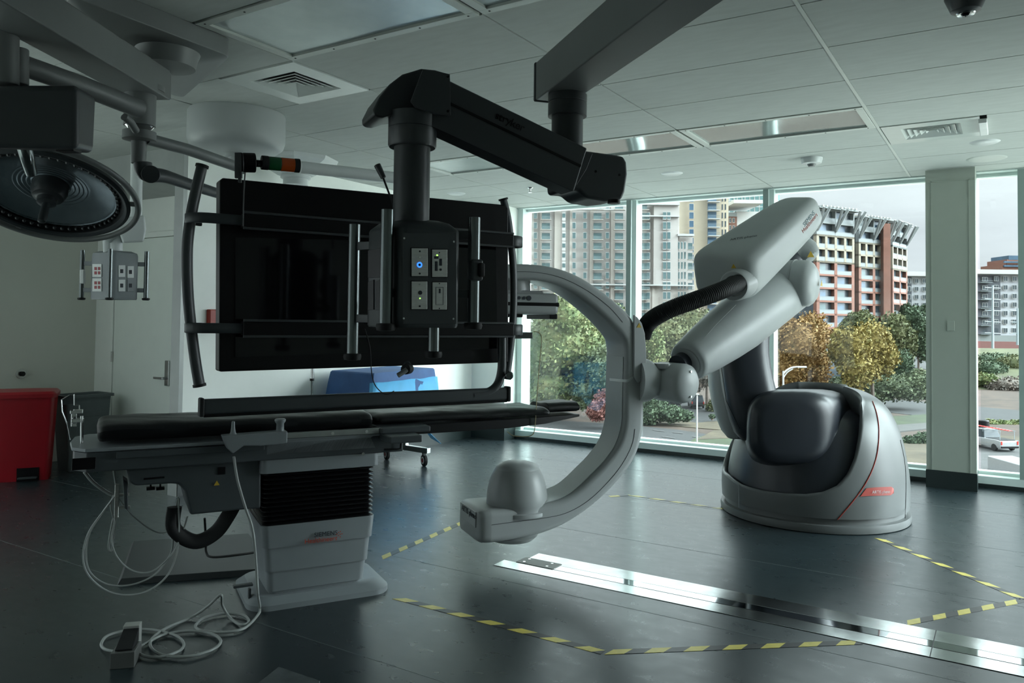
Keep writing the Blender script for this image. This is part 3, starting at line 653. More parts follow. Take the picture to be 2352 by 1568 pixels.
# ---------------------------------------------------------------- patient table
tu = V((.507, .862, 0)).normalized(); tn_ = V((tu.y, -tu.x, 0)); TP = V((-3.0, 2.524, 0)); tw = -tn_
tp = lambda x, y, w=0: pl(x, y, TP+tw*w, tn_)
def sz(x, y, w=0): p = tp(x, y, w)-TP; return p.dot(tu), p.z
def T(s, w, z): return TP+tu*s+tw*w+V((0, 0, z))
def rloop(s0, s1, w0, w1, z, r=.04, k=5):
    o = []
    for (cx, cy, a0) in ((s1-r, w1-r, 0), (s0+r, w1-r, 90), (s0+r, w0+r, 180), (s1-r, w0+r, 270)):
        for j in range(k+1): a = math.radians(a0+90*j/k); o.append(T(cx+r*math.cos(a), cy+r*math.sin(a), z))
    return o
tab = thing('patient_table', 'long operating table with white column and black narrow table top', 'table', TP+tu*.29+tw*.2)
L0, L1, TWD = .015, .565, .42
zs = lambda y, x=600: sz(x, y)[1]
q = MB(); q.loops([rloop(-.04, .66, -.02, .50, 0, .1), rloop(-.04, .66, -.02, .50, .025, .1), rloop(.0, .60, .02, .46, .055, .08)]); q.build('base_plate', M['table_grey'], tab, ang=.5)
zz = [.045, zs(1368), zs(1320), zs(1262), zs(1212)+.005]
for i in range(4):
    g_ = .016*(3-i)
    q = MB(); q.loops([rloop(L0+g_+.006, L1-g_-.006, g_, TWD-g_, zz[i], .035), rloop(L0+g_-.003, L1-g_+.003, g_-.006, TWD-g_+.006, zz[i+1], .035)]); q.build('column_panel', M['table_grey'] if i else M['table_grey'], tab, ang=.5)
zb0, zb1 = zz[4]-.01, zs(1088)
rings = []
for k in range(61):
    t = k/60; off = .010*math.cos(t*12*2*PI); rings.append(rloop(L0+.01+off, L1-.01-off, .005+off, TWD-.005-off, zb0+(zb1-zb0)*t, .035))
q = MB(); q.loops(rings); q.build('bellows', M['black'], tab, ang=2)
zc = [zb1, zs(1045), zs(1012)]
q = MB(); q.loops([rloop(L0-.015, L1+.015, -.02, TWD+.02, zc[0], .03), rloop(L0-.015, L1+.015, -.02, TWD+.02, zc[1], .03)]); q.build('table_head', M['table_grey'], tab, ang=.5, bevel=.003)
q = MB(); q.loops([rloop(L0-.02, L1+.02, -.03, TWD+.03, zc[1]+.003, .03), rloop(L0-.02, L1-.02, -.03, TWD+.03, zc[2]+.02, .03)]); q.build('table_head', M['table_grey'], tab, ang=.5, bevel=.003)
P_ = TP
tA, tB = tp(735, 1246), None
text('SIEMENS', tp(720, 1232)+tn_*.012, tu, up, .031, M['ink'], tab)
text('Healthineers', tp(698, 1247)+tn_*.012, tu, up, .031, M['ink_red'], tab)
q = MB()
for dx, dy in ((0, 0), (4, 3), (8, 0), (4, -4), (8, -6), (0, 7), (8, 6), (12, -1)): c = tp(772+dx, 1225+dy)+tn_*.012; q.cyl(c, c+tn_*.001, .0028, n=8)
q.build('logo_dots', M['ink_red'], tab)
# frame of the table top
z1 = zs(985); TH0 = .905
s_l = sz(163, 1050)[0]
zt, zbt = sz(165, 1030)[1]-.022, sz(165, 1083)[1]-.004
q = MB(); q.loops([[T(a, b, z) for a, b in ((s_l+.06, -.03), (.70, -.03), (.70, .45), (s_l+.06, .45), (s_l+.01, .38), (s_l, .21), (s_l+.01, .04))] for z in (zbt, zt+.005)]); q.build('tabletop_frame', M['table_dark'], tab, bevel=.006)
q = MB(); q.loops([[T(a, b, z) for a, b in ((s_l+.055, -.034), (.66, -.034), (.66, .454), (s_l+.055, .454), (s_l+.0, .38), (s_l-.012, .21), (s_l+.0, .04))] for z in (zt+.006, zt+.022)]); q.build('tabletop_plate', M['table_grey'], tab, bevel=.004)
q = MB(); q.box(T(s_l+.05, -.033, (zbt+zt)/2+.0), (.09, .006, .05), (tu, tw, up)); q.build('end_panel', M['black'], tab, bevel=.002)
q = MB(); q.box(T(-.30, -.045, zt-.012), (.62, .012, .028), (tu, tw, up)); q.build('side_rail', M['table_dark'], tab, bevel=.003)
q = MB(); q.box(T(.29, -.045, zs(1000)), (.56, .014, .03), (tu, tw, up)); q.build('side_rail', M['steel'], tab, bevel=.003)
q = MB()
for s in (.1, .33, .5): q.cyl(T(s, -.052, zs(1000)), T(s, -.055, zs(1000)), .008, n=12)
q.cyl(T(.49, -.03, zs(1055)), T(.49, -.036, zs(1055)), .008, n=12)
q.build('screw', M['chrome'], tab)
q = MB(); q.box(T(.66, .02, zs(1015)), (.17, .42, .035), (tu, tw, up)); q.box(T(.70, .10, zs(1000)), (.26, .36, .03), (tu, tw, up)); q.build('slide_bracket', M['table_dark'], tab, bevel=.008)
q = MB(); q.tube([T(.60, -.03, zs(1048)), T(.66, -.05, zs(1048)), T(.68, -.05, zs(1046)), T(.685, -.05, zs(1020))], .005, 8); q.build('release_lever', M['rubber'], tab)
# underslung motor housing to the left
uz0, uz1 = sz(290, 1080)[1], sz(300, 1112)[1]
q = MB(); q.prism([tp(x, y, .02) for x, y in ((288, 1078), (297, 1108), (310, 1116), (392, 1111), (410, 1112), (424, 1128), (437, 1183), (545, 1172), (600, 1168), (600, 1045))], tw*.36); q.build('motor_housing', M['table_dark'], tab, bevel=.012)
q = MB(); q.prism([tp(x, y, .013) for x, y in ((330, 1098), (378, 1094), (378, 1098), (330, 1102))], tw*.01); q.prism([tp(x, y, .014) for x, y in ((501, 1073), (518, 1072), (518, 1089), (501, 1090))], tw*.008); q.build('housing_label', M['black'], tab, bevel=.001)
tri(tp(498, 1110, .012), tn_, .014, up, tab)
q = MB(); q.prism([tp(x, y, .05) for x, y in ((282, 1100), (294, 1108), (294, 1170), (286, 1168))], tw*.10); q.build('pendant_hook', M['slate'], tab, bevel=.003)
q = MB()
for x in (346, 368): q.box(tp(x, 1121, .1), (.035, .03, .012), (tu, tw, up)); q.cyl(tp(x, 1121, .1), tp(x, 1110, .1), .004, n=8)
q.build('cable_hanger', M['black'], tab)
q = MB(); q.tube(catmull([T(-.36, .12, .50), T(-.36, .12, .40), T(-.27, .12, .33), T(-.18, .12, .36), T(-.12, .12, .44), T(-.08, .12, .52)], 8), .036, 14, flat=.7); q.build('cable_chain', M['rubber'], tab)
# steel bracket with clamps at the head end
q = MB(); q.tube([tp(188, 1018, .15), tp(188, 955, .15)], .0065, 10); q.tube([tp(162, 1010, .35), tp(155, 975, .35), tp(143, 945, .35), tp(141, 918, .35), tp(160, 907, .35), tp(170, 905, .35), tp(171, 930, .35), tp(182, 931, .35), tp(182, 945, .25)], .003, 6); q.build('accessory_rod', M['steel'], tab)
q = MB(); q.box(tp(176, 945, .18), (.05, .05, .016), (tu, tw, up)); q.box(tp(170, 960, .2), (.022, .03, .075), (tu, tw, up)); q.box(tp(178, 965, .16), (.05, .03, .018), (tu, tw, up)); q.cyl(tp(166, 966, .16), tp(176, 966, .16), .014, n=16); q.build('accessory_clamp', M['chrome'], tab, bevel=.003)
q = MB(); q.prism([tp(142, 930, .35), tp(143, 915, .35), tp(160, 908, .35), tp(168, 908, .35), tp(168, 927, .35)], tw*.004); q.build('clamp_flag', M['slate'], tab)
# joystick console
jc = tp(590, 1012, -.07); jp = depth(jc)
q = MB(); q.prism([tp(x, y, -.10) for x, y in ((511, 1002), (661, 990), (660, 1018), (640, 1020), (600, 1024), (560, 1024), (535, 1042), (522, 1030))], tw*.08); con = q.build('control_console', M['table_grey'], tab, bevel=.006)
def joy(px, py, prof, mm='table_grey'): MB().lathe(prof, at(px, py, depth(tp(px, py, -.06))), (0, 0, 1), 28).build('joystick', M[mm], con, ang=1)
joy(643, 1002, [(.030, -.01), (.030, 0), (.022, .012), (.018, .03), (.017, .06), (.024, .07), (.026, .078), (.022, .083), (.001, .084)])
joy(535, 1003, [(.028, -.02), (.028, 0), (.018, .012), (.012, .02), (.009, .04), (.007, .07), (.001, .072)])
# foot of the table: brake pedal, tap
q = MB(); a_ = T(-.02, .06, sz(585, 1345)[1]); q.box(tp(558, 1344, .05), (.09, .03, .012), (tu, tw, up)); q.box(tp(573, 1362, .1), (.012, .03, .05), (tu, tw, up)); q.build('brake_pedal', M['slate'], tab, bevel=.004)
# mattress: two black cushions on the table
def mat_block(name, s0, s1, w0, w1, zb, th, lab, rise=0, seed=0, taper=0, grp=None):
    q = MB(); nx, ny = 44, 12; rng = lambda s, w: (noise.noise(V((s*2.2+seed, w*9, seed)))*.010+noise.noise(V((s*7, w*16+s*6, seed)))*.006)
    top = [[T(s0+(s1-s0)*i/nx, w0+(w1-w0)*j/ny, zb+th+rise*i/nx+rng(s0+(s1-s0)*i/nx, (w1-w0)*j/ny)-(.022 if j in (0, ny) else .005 if j in (1, ny-1) else 0)-(.016 if i in (0, nx) else 0)) for j in range(ny+1)] for i in range(nx+1)]
    rings = [[T(s0+(s1-s0)*i/nx, w1-taper*0, zb+rise*i/nx)]+[top[i][j] for j in range(ny, -1, -1)]+[T(s0+(s1-s0)*i/nx, w0, zb+rise*i/nx)] for i in range(nx+1)]
    q.loops(rings); return q.build(name, M['mattress'], ang=1.1, sub=1, label=lab, cat='mattress', group=grp)
zmb = zt+.024
mat_block('mattress', sz(220, 1000)[0], .56, -.015, .43, zmb, .098, 'thick black mattress section on the left half of the operating table', seed=1)
ext = T(.58, 0, 0); 
zr = sz(1235, 958, .0)[1]; 
q = MB(); sE = sz(1340, 930, .06)[0]
q.loops([[T(.4, .0, (zmb+.02)-.002), T(.4, .42, (zmb+.02)-.002), T(.4, .42, (zmb+.02)-.05), T(.4, .0, (zmb+.02)-.05)], [T(sE-.5, .05, (zmb+.02)+.0), T(sE-.5, .37, (zmb+.02)), T(sE-.5, .37, (zmb+.02)-.05), T(sE-.5, .05, (zmb+.02)-.05)], [T(sE-.25, .07, (zmb+.02)), T(sE-.25, .35, (zmb+.02)), T(sE-.25, .35, (zmb+.02)-.04), T(sE-.25, .07, (zmb+.02)-.04)], [T(sE, .10, (zmb+.02)+.002), T(sE, .32, (zmb+.02)+.002), T(sE, .32, (zmb+.02)-.012), T(sE, .10, (zmb+.02)-.012)]])
q.build('carbon_tabletop', M['black'], tab, bevel=.004)
mat_block('mattress', .572, sE-.235, .01, .41, zmb+.022, .058, 'thin wrinkled black mattress section under the display bar, right half of the table', seed=5)
mat_block('head_cushion', sE-.22, sE+.0, .09, .33, zmb+.030, .062, 'small black head cushion at the far right tip of the table', seed=9)
# second floor plate and its pedestal foot left of the column
q = MB(); fp = [F(268, 1345), F(300, 1252), F(576, 1233), F(640, 1318)]; q.hull(fp+[p+(sum(fp, V((0, 0, 0)))/4-p)*.05+V((0, 0, .03)) for p in fp]); q.build('foot_slab', mat('slab', (.028, .033, .035), .45), bevel=.003, label='flat dark grey foot slab with bevelled edges, on the floor left of the table column', cat='plate')
q = MB(); q.tube(catmull([tp(470, 1190, .5), tp(473, 1240, .55), tp(474, 1268, .55), tp(490, 1279, .5), tp(560, 1272, .4), tp(600, 1265, .25)], 6), .006, 8); q.build('table_cable', M['rubber'], tab)
# hanging grey cables
cg = 'grey cables hanging from the table'
def cable(pts, r, lab, closed=False, m='cable_grey', grp=cg, name='cable', par=None):
    if name == 'cable': return MB().tube(catmull(pts, 8, closed), r, 8, closed).build('cable', M[m], par or tab, ang=2)
    return MB().tube(catmull(pts, 8, closed), r, 8, closed).build(name, M[m], label=lab, cat='cable', group=grp, ang=2)
C3 = lambda w, *L: [tp(x, y, w) for x, y in L]
cable(C3(.1, (268, 1134), (245, 1165), (205, 1220), (191, 1275), (203, 1320), (245, 1356), (295, 1366), (345, 1354), (385, 1320), (406, 1270), (411, 1215), (410, 1170), (411, 1145)), .0042, 'grey cable forming the widest lowest loop hanging left of the table')
cable(C3(.16, (264, 1140), (240, 1170), (206, 1225), (198, 1270), (205, 1310), (235, 1337), (275, 1345), (318, 1338), (360, 1315), (392, 1270), (398, 1230), (403, 1180), (409, 1142)), .004, 'grey cable loop just inside the widest loop left of the table')
cable(C3(.12, (262, 1136), (254, 1160), (262, 1200), (256, 1240), (270, 1280), (300, 1308), (335, 1315), (365, 1302), (400, 1265), (420, 1220), (431, 1185)), .004, 'grey cable hanging in the middle loop under the table')
cable(C3(.2, (270, 1140), (300, 1180), (345, 1215), (375, 1223), (396, 1208), (404, 1175), (410, 1140)), .0035, 'thin grey cable in the short shallow swag under the table')
cable(C3(.3, (194, 1083), (215, 1108), (245, 1130), (262, 1138)), .008, 'thick ribbed grey cable running from the table frame to the hook')
cable(C3(.2, (261, 1078), (266, 1110), (272, 1140), (268, 1170), (262, 1215), (257, 1262), (250, 1255), (258, 1200), (268, 1172)), .005, 'short doubled grey cable hanging from the hook straight down')
q = MB(); q.box(tp(268, 1150, .11), (.018, .03, .15), (tu, tw, up)); q.box(tp(280, 1136, .12), (.06, .016, .012), (tu, tw, up)); q.box(tp(282, 1165, .12), (.06, .016, .012), (tu, tw, up)); q.build('cable_hook', M['brushed'], tab, bevel=.003)
# long cable from console to the pedal on the floor
def fl(x, y, z=.012): p = on(x, y, 'z', z); return p
pts = [tp(537, 1048, -.08), tp(545, 1100, -.08), tp(562, 1160, -.08), tp(580, 1215, -.08), tp(588, 1290, -.08), tp(592, 1360, -.08), fl(597, 1395, .02), fl(592, 1412), fl(560, 1443), fl(510, 1452), fl(465, 1448), fl(449, 1437), fl(470, 1418), fl(520, 1408), fl(560, 1413), fl(571, 1427), fl(555, 1435), fl(530, 1420), tp(514, 1400, -.03)*1, on(507, 1366, 'z', .16), fl(480, 1390, .08), fl(440, 1417), fl(380, 1443), fl(347, 1470), fl(352, 1493), fl(385, 1506), fl(440, 1506), fl(490, 1490), fl(507, 1471), fl(485, 1455), fl(440, 1449), fl(380, 1456), fl(330, 1480), fl(318, 1490)]
pts[18] = on(511, 1390, 'z', .07)
cable(pts, .0062, 'long grey cable looping on the floor from the table console to the foot switch', grp=None)
fs = fl(283, 1515, 0); g = thing('foot_switch', 'grey metal foot switch box on the floor at the lower left', 'foot switch', fs)
ux = (F(308, 1533)-F(252, 1538)).normalized(); uy = V((-ux.y, ux.x, 0))
fr = (F(252, 1538)+F(308, 1533))/2; wd = (F(308, 1533)-F(252, 1538)).length
q = MB(); q.loops([[fr+ux*(a*wd/2)+uy*b+V((0, 0, c)) for a, b, c in ((-1, 0, 0), (1, 0, 0), (1, 0, .062), (-1, 0, .062))], [fr+ux*(a*wd/2)+uy*b+V((0, 0, c)) for a, b, c in ((-1, .14, 0), (1, .14, 0), (1, .14, .05), (-1, .14, .05))]]); q.build('base', mat('switch_grey', (.16, .165, .16), .35, .4), g, bevel=.002)
q = MB(); q.loops([[fr+ux*(a*wd/2*.72)+uy*.02+V((0, 0, c)) for a, c in ((-1, .062), (1, .062), (1, .068), (-1, .068))], [fr+ux*(a*wd/2*.66)+uy*.17+V((0, 0, c)) for a, c in ((-1, .05), (1, .05), (1, .105), (-1, .105))]]); q.build('pedal', M['rubber'], g, bevel=.002)
q = MB(); q.box(fr+uy*.175+V((0, 0, .055)), (wd*.72, .05, .11), (ux, uy, up)); q.build('pedal_hood', mat('switch_light', (.42, .43, .41), .3, .3), g, bevel=.003)
cable([fl(318, 1500), fl(340, 1508), fl(380, 1506), fl(415, 1492), fl(421, 1475), fl(400, 1458), fl(350, 1446), fl(300, 1446), fl(250, 1458), fl(233, 1477), fl(240, 1490), fl(265, 1496)], .0062, 'grey cable loop lying around the foot switch', par=g)

# ---------------------------------------------------------------- display on its boom
mBL, mBR, mTR, mTL = at(502, 853, 3.1), at(1168, 832, 3.8), at(1158, 470, 3.8), at(506, 408, 3.1)
mu = (mBR-mBL); mu.z = 0; MWD = mu.length; mu.normalize(); mn = V((mu.y, -mu.x, 0)); mn = mn if mn.dot(FW) < 0 else -mn; mb = -mn
mz0, mz1 = 1.172, 1.94; MP = V((mBL.x, mBL.y, 0))
D = lambda s, w, z: MP+mu*s+mb*w+V((0, 0, z))      # s along, w away from viewer
dl = lambda x, y, w=0: pl(x, y, MP+mb*w, mn)
def dsz(x, y, w=0): p = dl(x, y, w)-MP; return p.dot(mu), p.z
dis = thing('large_display', 'huge black flat display with curved bumper bars hanging above the operating table', 'display', D(MWD/2, .05, mz0))
q = MB(); q.prism([dl(x, y) for x, y in ((503, 852), (508, 853.5), (1168, 832), (1168, 478), (1158, 470), (512, 408), (505, 414))], mb*.075); q.build('display_case', M['black'], dis, bevel=.006)
sc = [dl(x, y, -.002) for x, y in ((540, 545), (690, 553), (1140, 575), (1140, 770), (690, 765), (545, 740))]
q = MB(); q.prism([dl(x, y, -.001) for x, y in ((540, 545), (1138, 560), (1142, 800), (540, 820))], mb*-.003); q.build('screen', M['black_gloss'], dis)
# two horizontal beams across the front, curved bumper ends
def rail_(y0, y1, x0, x1, w): return [dl(x0, y0, w), dl(x1, y1, w)]
for nm, ya0, ya1, h in (('upper_beam', 512, 548, .055), ('lower_beam', 748, 762, .055)):
    a, b = dl(556, ya0, -.05), dl(1174, ya1, -.05); a.z = b.z = (a.z+b.z)/2; c = (a+b)/2
    q = MB(); q.box(c, ((b-a).length, .05, h), (mu, mb, up)); o = q.build(nm, M['black'], dis, bevel=.004)
    q = MB()
    for dz in (-h/2-.004, h/2+.004): q.box(c+mn*.022+V((0, 0, dz)), ((b-a).length, .012, .010), (mu, mb, up))
    q.build('beam_edge', M['boom_dark'], o, bevel=.002)
    # bands round to the bumper bars
    zc_ = a.z
    s0, s1 = dsz(434, ya0+2, -.03)[0], dsz(1202, ya1+6, -.03)[0]; sa, sb = (a-MP).dot(mu), (b-MP).dot(mu)
    for nm2, pts_ in (('left', [D(sa+.05, -.05, zc_), D(s0+.08, -.055, zc_), D(s0+.025, -.035, zc_), D(s0, 0, zc_), D(s0+.01, .04, zc_), D(s0+.06, .075, zc_)]), ('right', [D(sb-.03, -.05, zc_), D(s1-.06, -.055, zc_), D(s1-.02, -.035, zc_), D(s1, 0, zc_), D(s1-.01, .04, zc_), D(s1-.08, .075, zc_)])):
        pp = catmull(pts_, 6); q = MB(); rg = []
        for i, p in enumerate(pp):
            t = (pp[min(i+1, len(pp)-1)]-pp[max(i-1, 0)]).normalized(); nn_ = t.cross(up)
            rg.append([p+nn_*a_*.009+up*b_*(.020 if nm2 == 'left' else .026) for a_, b_ in ((-1, -.85), (-.6, -1), (.6, -1), (1, -.85), (1, .85), (.6, 1), (-.6, 1), (-1, .85))])
        q.loops(rg); q.build('bumper_band', M['slate'], dis, ang=.9)
def bumper(pts, w, r):
    pp = catmull([dl(x, y, w) for x, y in pts], 6); bo = MB().tube(pp, r, 16, flat=.8).build('bumper_bar', M['slate'], dis, ang=1.5)
    q = MB()
    for a, b in ((pp[0], pp[1]), (pp[-1], pp[-2])): t = (a-b).normalized(); q.cyl(a-t*.004, a+t*.006, r*1.12, n=20)
    q.build('bumper_cap', M['rubber'], bo)
bumper([(464, 382), (450, 440), (438, 500), (431, 560), (430, 620), (433, 690), (440, 760), (449, 830), (458, 884)], .02, .0225)
bumper([(1156, 458), (1166, 500), (1174, 560), (1179, 620), (1180, 690), (1177, 750), (1171, 810), (1163, 868)], .02, .021)
# drop handle: tube from the lower beam down and left along the bottom bar
q = MB(); q.tube(catmull([dl(1153, 765, -.045), dl(1153, 810, -.045), dl(1152, 850, -.045), dl(1143, 882, -.042), dl(1122, 900, -.04), dl(1085, 907, -.04)], 8), .021, 14)
q.build('handle_bend', M['slate'], dis)
a, b = dl(462, 936, -.04), dl(1165, 903, -.04); a.z = b.z = (a.z+b.z)/2; c = (a+b)/2
q = MB(); q.box(c, ((b-a).length, .035, .062), (mu, mb, up)); hbar = q.build('bottom_bar', M['slate'], dis, bevel=.014, seg=4)
q = MB()
for p in (a, b): q.box(p, (.018, .045, .072), (mu, mb, up))
q.build('bar_cap', M['rubber'], hbar, bevel=.006)
q = MB(); q.box(c-up*.033, ((b-a).length*.99, .03, .012), (mu, mb, up)); q.build('bar_cap', M['black'], hbar, bevel=.003)
q = MB(); q.prism([dl(x, y, -.03) for x, y in ((738, 752), (1015, 762), (1015, 775), (738, 772))], mn*.02); q.build('cable_tray', M['boom_dark'], dis, bevel=.003)
# side light: lower microphone, status lamp tower on its bracket
lt = at(571, 372, 3.06); lx = (at(688, 380, 3.16)-at(571, 372, 3.06)).normalized()
g = thing('signal_tower', 'horizontal stack light with green and orange sections above the left of the display', 'signal lamp', lt)
q = MB(); q.box(at(548, 380, 3.07), (.028, .012, .10), (RT, FW, UP)); q.box(at(551, 402, 3.07), (.012, .012, .06), (RT, FW, UP)); q.tube([at(563, 395, 3.06), at(560, 440, 3.06), at(558, 520, 3.07)], .003, 6); q.build('bracket', M['boom_dark'], g, bevel=.002)
q = MB(); q.cyl(at(557, 373, 3.06), at(587, 374, 3.08), .038, n=28); q.cyl(at(587, 375, 3.08), at(602, 376, 3.1), .014, n=20); q.build('mount', M['black'], g, bevel=.005)
P0, P1 = at(600, 373, 3.1), at(688, 381, 3.17); sl = lambda t: P0+(P1-P0)*t
for t0, t1, nm, mm, r in ((0, .18, 'base_section', 'rubber', .028), (.18, .50, 'green_section', 'lamp_green', .027), (.50, .86, 'orange_section', 'lamp_orange', .027), (.86, 1, 'end_cap', 'rubber', .028)):
    MB().cyl(sl(t0), sl(t1), r, n=28).build(nm, M[mm], g, bevel=.002)
g = thing('microphone', 'small gooseneck microphone above the middle of the display', 'microphone', at(905, 480, 3.1))
MB().tube(catmull([at(880, 408, 3.1), at(892, 440, 3.1), at(903, 470, 3.1), at(905, 500, 3.1), at(905, 540, 3.1)], 6), .004, 8).build('gooseneck', M['rubber'], g)
MB().cyl(at(866, 378, 3.1), at(881, 409, 3.1), .014, .011, n=20).build('capsule', M['boom_dark'], g, bevel=.003)
cable([dl(838, 755, -.1), dl(850, 800, -.1), dl(853, 850, -.1), dl(862, 885, -.1), dl(885, 905, -.1), dl(905, 898, -.1)], .0022, 'thin black wire hanging below the boom box in front of the display', grp=None, m='rubber', name='wire')

# ---------------------------------------------------------------- near equipment boom
boom = thing('equipment_boom', 'black ceiling boom with articulated arm, elbow and hanging connector box', 'boom', at(948, 752, 2.72))
zB = 2.247; E0 = on(1290, 218, 'z', zB)
bmA, bmB = on(1240, 222, 'z', zB), on(1345, 215, 'z', zB); bd = (on(1530, 0, 'z', zB)-bmA); bd.z = 0; bd.normalize(); bs = V((-bd.y, bd.x, 0)); wb = abs((bmB-bmA).dot(bs)); mid = bmA+bs*(bmB-bmA).dot(bs)/2
q = MB(); q.box(mid+bd*1.25+up*.075, (2.6, wb, .15), (bd, bs, up)); q.build('ceiling_beam', M['boom_grey'], boom, bevel=.006)
q = MB(); q.box(mid-bd*.06+up*.075, (.02, wb+.006, .156), (bd, bs, up)); q.build('beam_cap', M['boom_dark'], boom, bevel=.008)
q = MB(); q.cyl(mid+bd*2.3+up*.1, V((mid.x+bd.x*2.3, mid.y+bd.y*2.3, CE)), .16); q.build('ceiling_mount', M['boom_grey'], boom)
tc_ = at(1303, 270, 3.0); tx = lambda z, c=tc_: V((c.x, c.y, z))
zz_ = lambda x, y, d: at(x, y, d).z
q = MB(); q.lathe([(.074, zB), (.074, zz_(1303, 235, 3)), (.0725, zz_(1303, 236, 3)), (.0725, zz_(1303, 238, 3)), (.074, zz_(1303, 239, 3)), (.074, zz_(1303, 268, 3)), (.062, zz_(1303, 268, 3))], tx(0), up, 48); q.build('collar', M['boom_dark'], boom)
MB().cyl(tx(zz_(1303, 268, 3)), tx(zz_(1303, 350, 3)), .060, n=40).build('down_tube', M['boom_dark'], boom)
# arm
aL, aR = at(975, 232, 2.74), at(1320, 395, 2.98); ad = (aR-aL).normalized(); an = ad.cross(up).normalized(); an = an if an.dot(FW) < 0 else -an; av = an.cross(ad).normalized(); av = av if av.z > 0 else -av
q = MB(); q.box((aL+aR)/2+av*0, ((aR-aL).length, .10, .178), (ad, an, av)); arm = q.build('arm', M['boom_dark'], boom, bevel=.008)
q = MB(); q.box((aL+aR)/2+av*.012+an*.05, ((aR-aL).length*.98, .004, .010), (ad, an, av)); q.build('arm_groove', M['black'], arm)
q = MB(); q.box((aL+aR)/2-av*.045+an*.05, ((aR-aL).length*.98, .002, .09), (ad, an, av)); q.build('arm_cover', M['boom_dark'], arm, bevel=.001)
lp_ = at(1140, 272, 2.80); text('stryker', aL+ad*.245+av*.035+an*.0525, ad, av, .041, M['black'], boom)
def sideprism(pts, d, thick, name, m, bev=.012, par=None, d1=None):      # outline in image order on a vertical plane, extruded away
    ah = V((ad.x, ad.y, 0)).normalized(); nn_ = V((ah.y, -ah.x, 0)); nn_ = nn_ if nn_.dot(FW) < 0 else -nn_; P = at(pts[0][0], pts[0][1], d)
    q = MB(); q.prism([pl(x, y, P, nn_) for x, y in pts], -nn_*thick); return q.build(name, m, par or boom, bevel=bev, seg=4)
sideprism([(866, 268), (858, 262), (858, 250), (872, 222), (895, 193), (925, 170), (968, 157), (1000, 160), (1034, 170), (1035, 262), (1020, 270), (1000, 266), (940, 258), (905, 262), (880, 270)], 2.66, .17, 'elbow_hood', M['boom_dark'], .022)
sideprism([(972, 159), (1000, 162), (1034, 170), (1036, 265), (1002, 262), (955, 246), (944, 232)], 2.655, .012, 'hood_plate', M['boom_dark'], .003)
ex = at(948, 265, 2.74); tz = lambda y: at(948, y, 2.74).z; X_ = lambda z: V((ex.x, ex.y, z))
MB().lathe([(.084, tz(262)), (.084, tz(296)), (.0825, tz(297)), (.084, tz(298)), (.084, tz(336)), (.080, tz(340)), (.065, tz(340))], X_(0), up, 48).build('collar', M['boom_dark'], boom)
MB().cyl(X_(tz(340)), X_(tz(520)), .063, n=48).build('down_tube', M['boom_dark'], boom)
sideprism([(1292, 338), (1345, 345), (1410, 354), (1434, 358), (1441, 372), (1443, 400), (1437, 440), (1430, 458), (1392, 462), (1350, 455), (1330, 438), (1300, 436)], 2.93, .16, 'end_box', M['boom_dark'], .014)
sideprism([(1298, 342), (1362, 352), (1348, 388), (1325, 425), (1300, 425)], 2.925, .01, 'box_plate', M['boom_dark'], .003)
q = MB(); c = at(1410, 459, 2.98); q.cyl(c, c-up*.014, .024, n=16); q.build('knob', M['black'], boom)
q = MB()
for x, y, d in ((1029, 177, 2.648), (1029, 256, 2.648), (1305, 346, 2.92), (1304, 416, 2.92), (1368, 394, 2.925), (1422, 402, 2.925)): c = at(x, y, d); q.cyl(c, c-FW*.004, .005, n=10)
q.build('screw', M['black'], boom)
# connector box
bC, bR, bL = at(918, 750, 2.60), at(1060, 750, 2.72), at(836, 752, 2.76)
for p in (bC, bR, bL): p.z = 0
bK = bR+(bL-bC); z0b, z1b = at(918, 752, 2.6).z, at(918, 522, 2.6).z
q = MB(); ct = (bC+bK)/2
def lp4(z, f, r=.16): return [V((p.x, p.y, z)) for p in rr([ct+(p-ct)*f for p in (bC, bR, bK, bL)], r, 6)]
q.loops([lp4(z0b, .97), lp4(z0b+.008, 1), lp4(z1b, 1), lp4(z1b+.008, .97), lp4(z1b+.03, .78), lp4(z1b+.04, .55)]); box_ = q.build('connector_box', M['slate'], boom, ang=.5)
fr_ = (bR-bC).normalized(); fn = V((fr_.y, -fr_.x, 0)); fn = fn if fn.dot(FW) < 0 else -fn
fp_ = lambda x, y, o=0: pl(x, y, bC+fn*o, fn)
lr_ = (bL-bC).normalized(); ln = V((lr_.y, -lr_.x, 0)); ln = ln if ln.dot(FW) < 0 else -ln
lp2 = lambda x, y, o=0: pl(x, y, bC+ln*o, ln)
def plate(quad, fn_, o, th, name, m, par, bev=.0015):
    q = MB(); n_ = fn if fn_ is fp_ else ln; q.prism([fn_(x, y, o) for x, y in quad], n_*th); return q.build(name, m, par, bevel=bev)
qd = lambda x0, y0, x1, y1, s=0: [(x0, y0), (x1, y0+s), (x1, y1+s), (x0, y1)]
plate(qd(925, 534, 1048, 744), fp_, .001, .003, 'front_panel', M['slate'], box_)
for x0, y0, x1, y1, kind in ((945, 570, 982, 634, 'brushed'), (992, 573, 1027, 636, 'brushed'), (945, 646, 981, 710, 'brushed'), (993, 648, 1026, 711, 'off_white')):
    plate(qd(x0-1.5, y0-1.5, x1+1.5, y1+1.5), fp_, .003, .002, 'socket_surround', M['black'], box_, 0)
    plate(qd(x0, y0, x1, y1), fp_, .005, .002, 'socket_plate', M['brushed'], box_)
def fdisc(x, y, r, m, o=.007, name='socket', th=.002): c = fp_(x, y, o); MB().cyl(c, c+fn*th, r, n=20).build(name, M[m], box_)
fdisc(963.5, 608, .0095, 'led_blue', name='indicator_light'); fdisc(963.5, 608, .0045, 'ink', .0095, 'indicator_light')
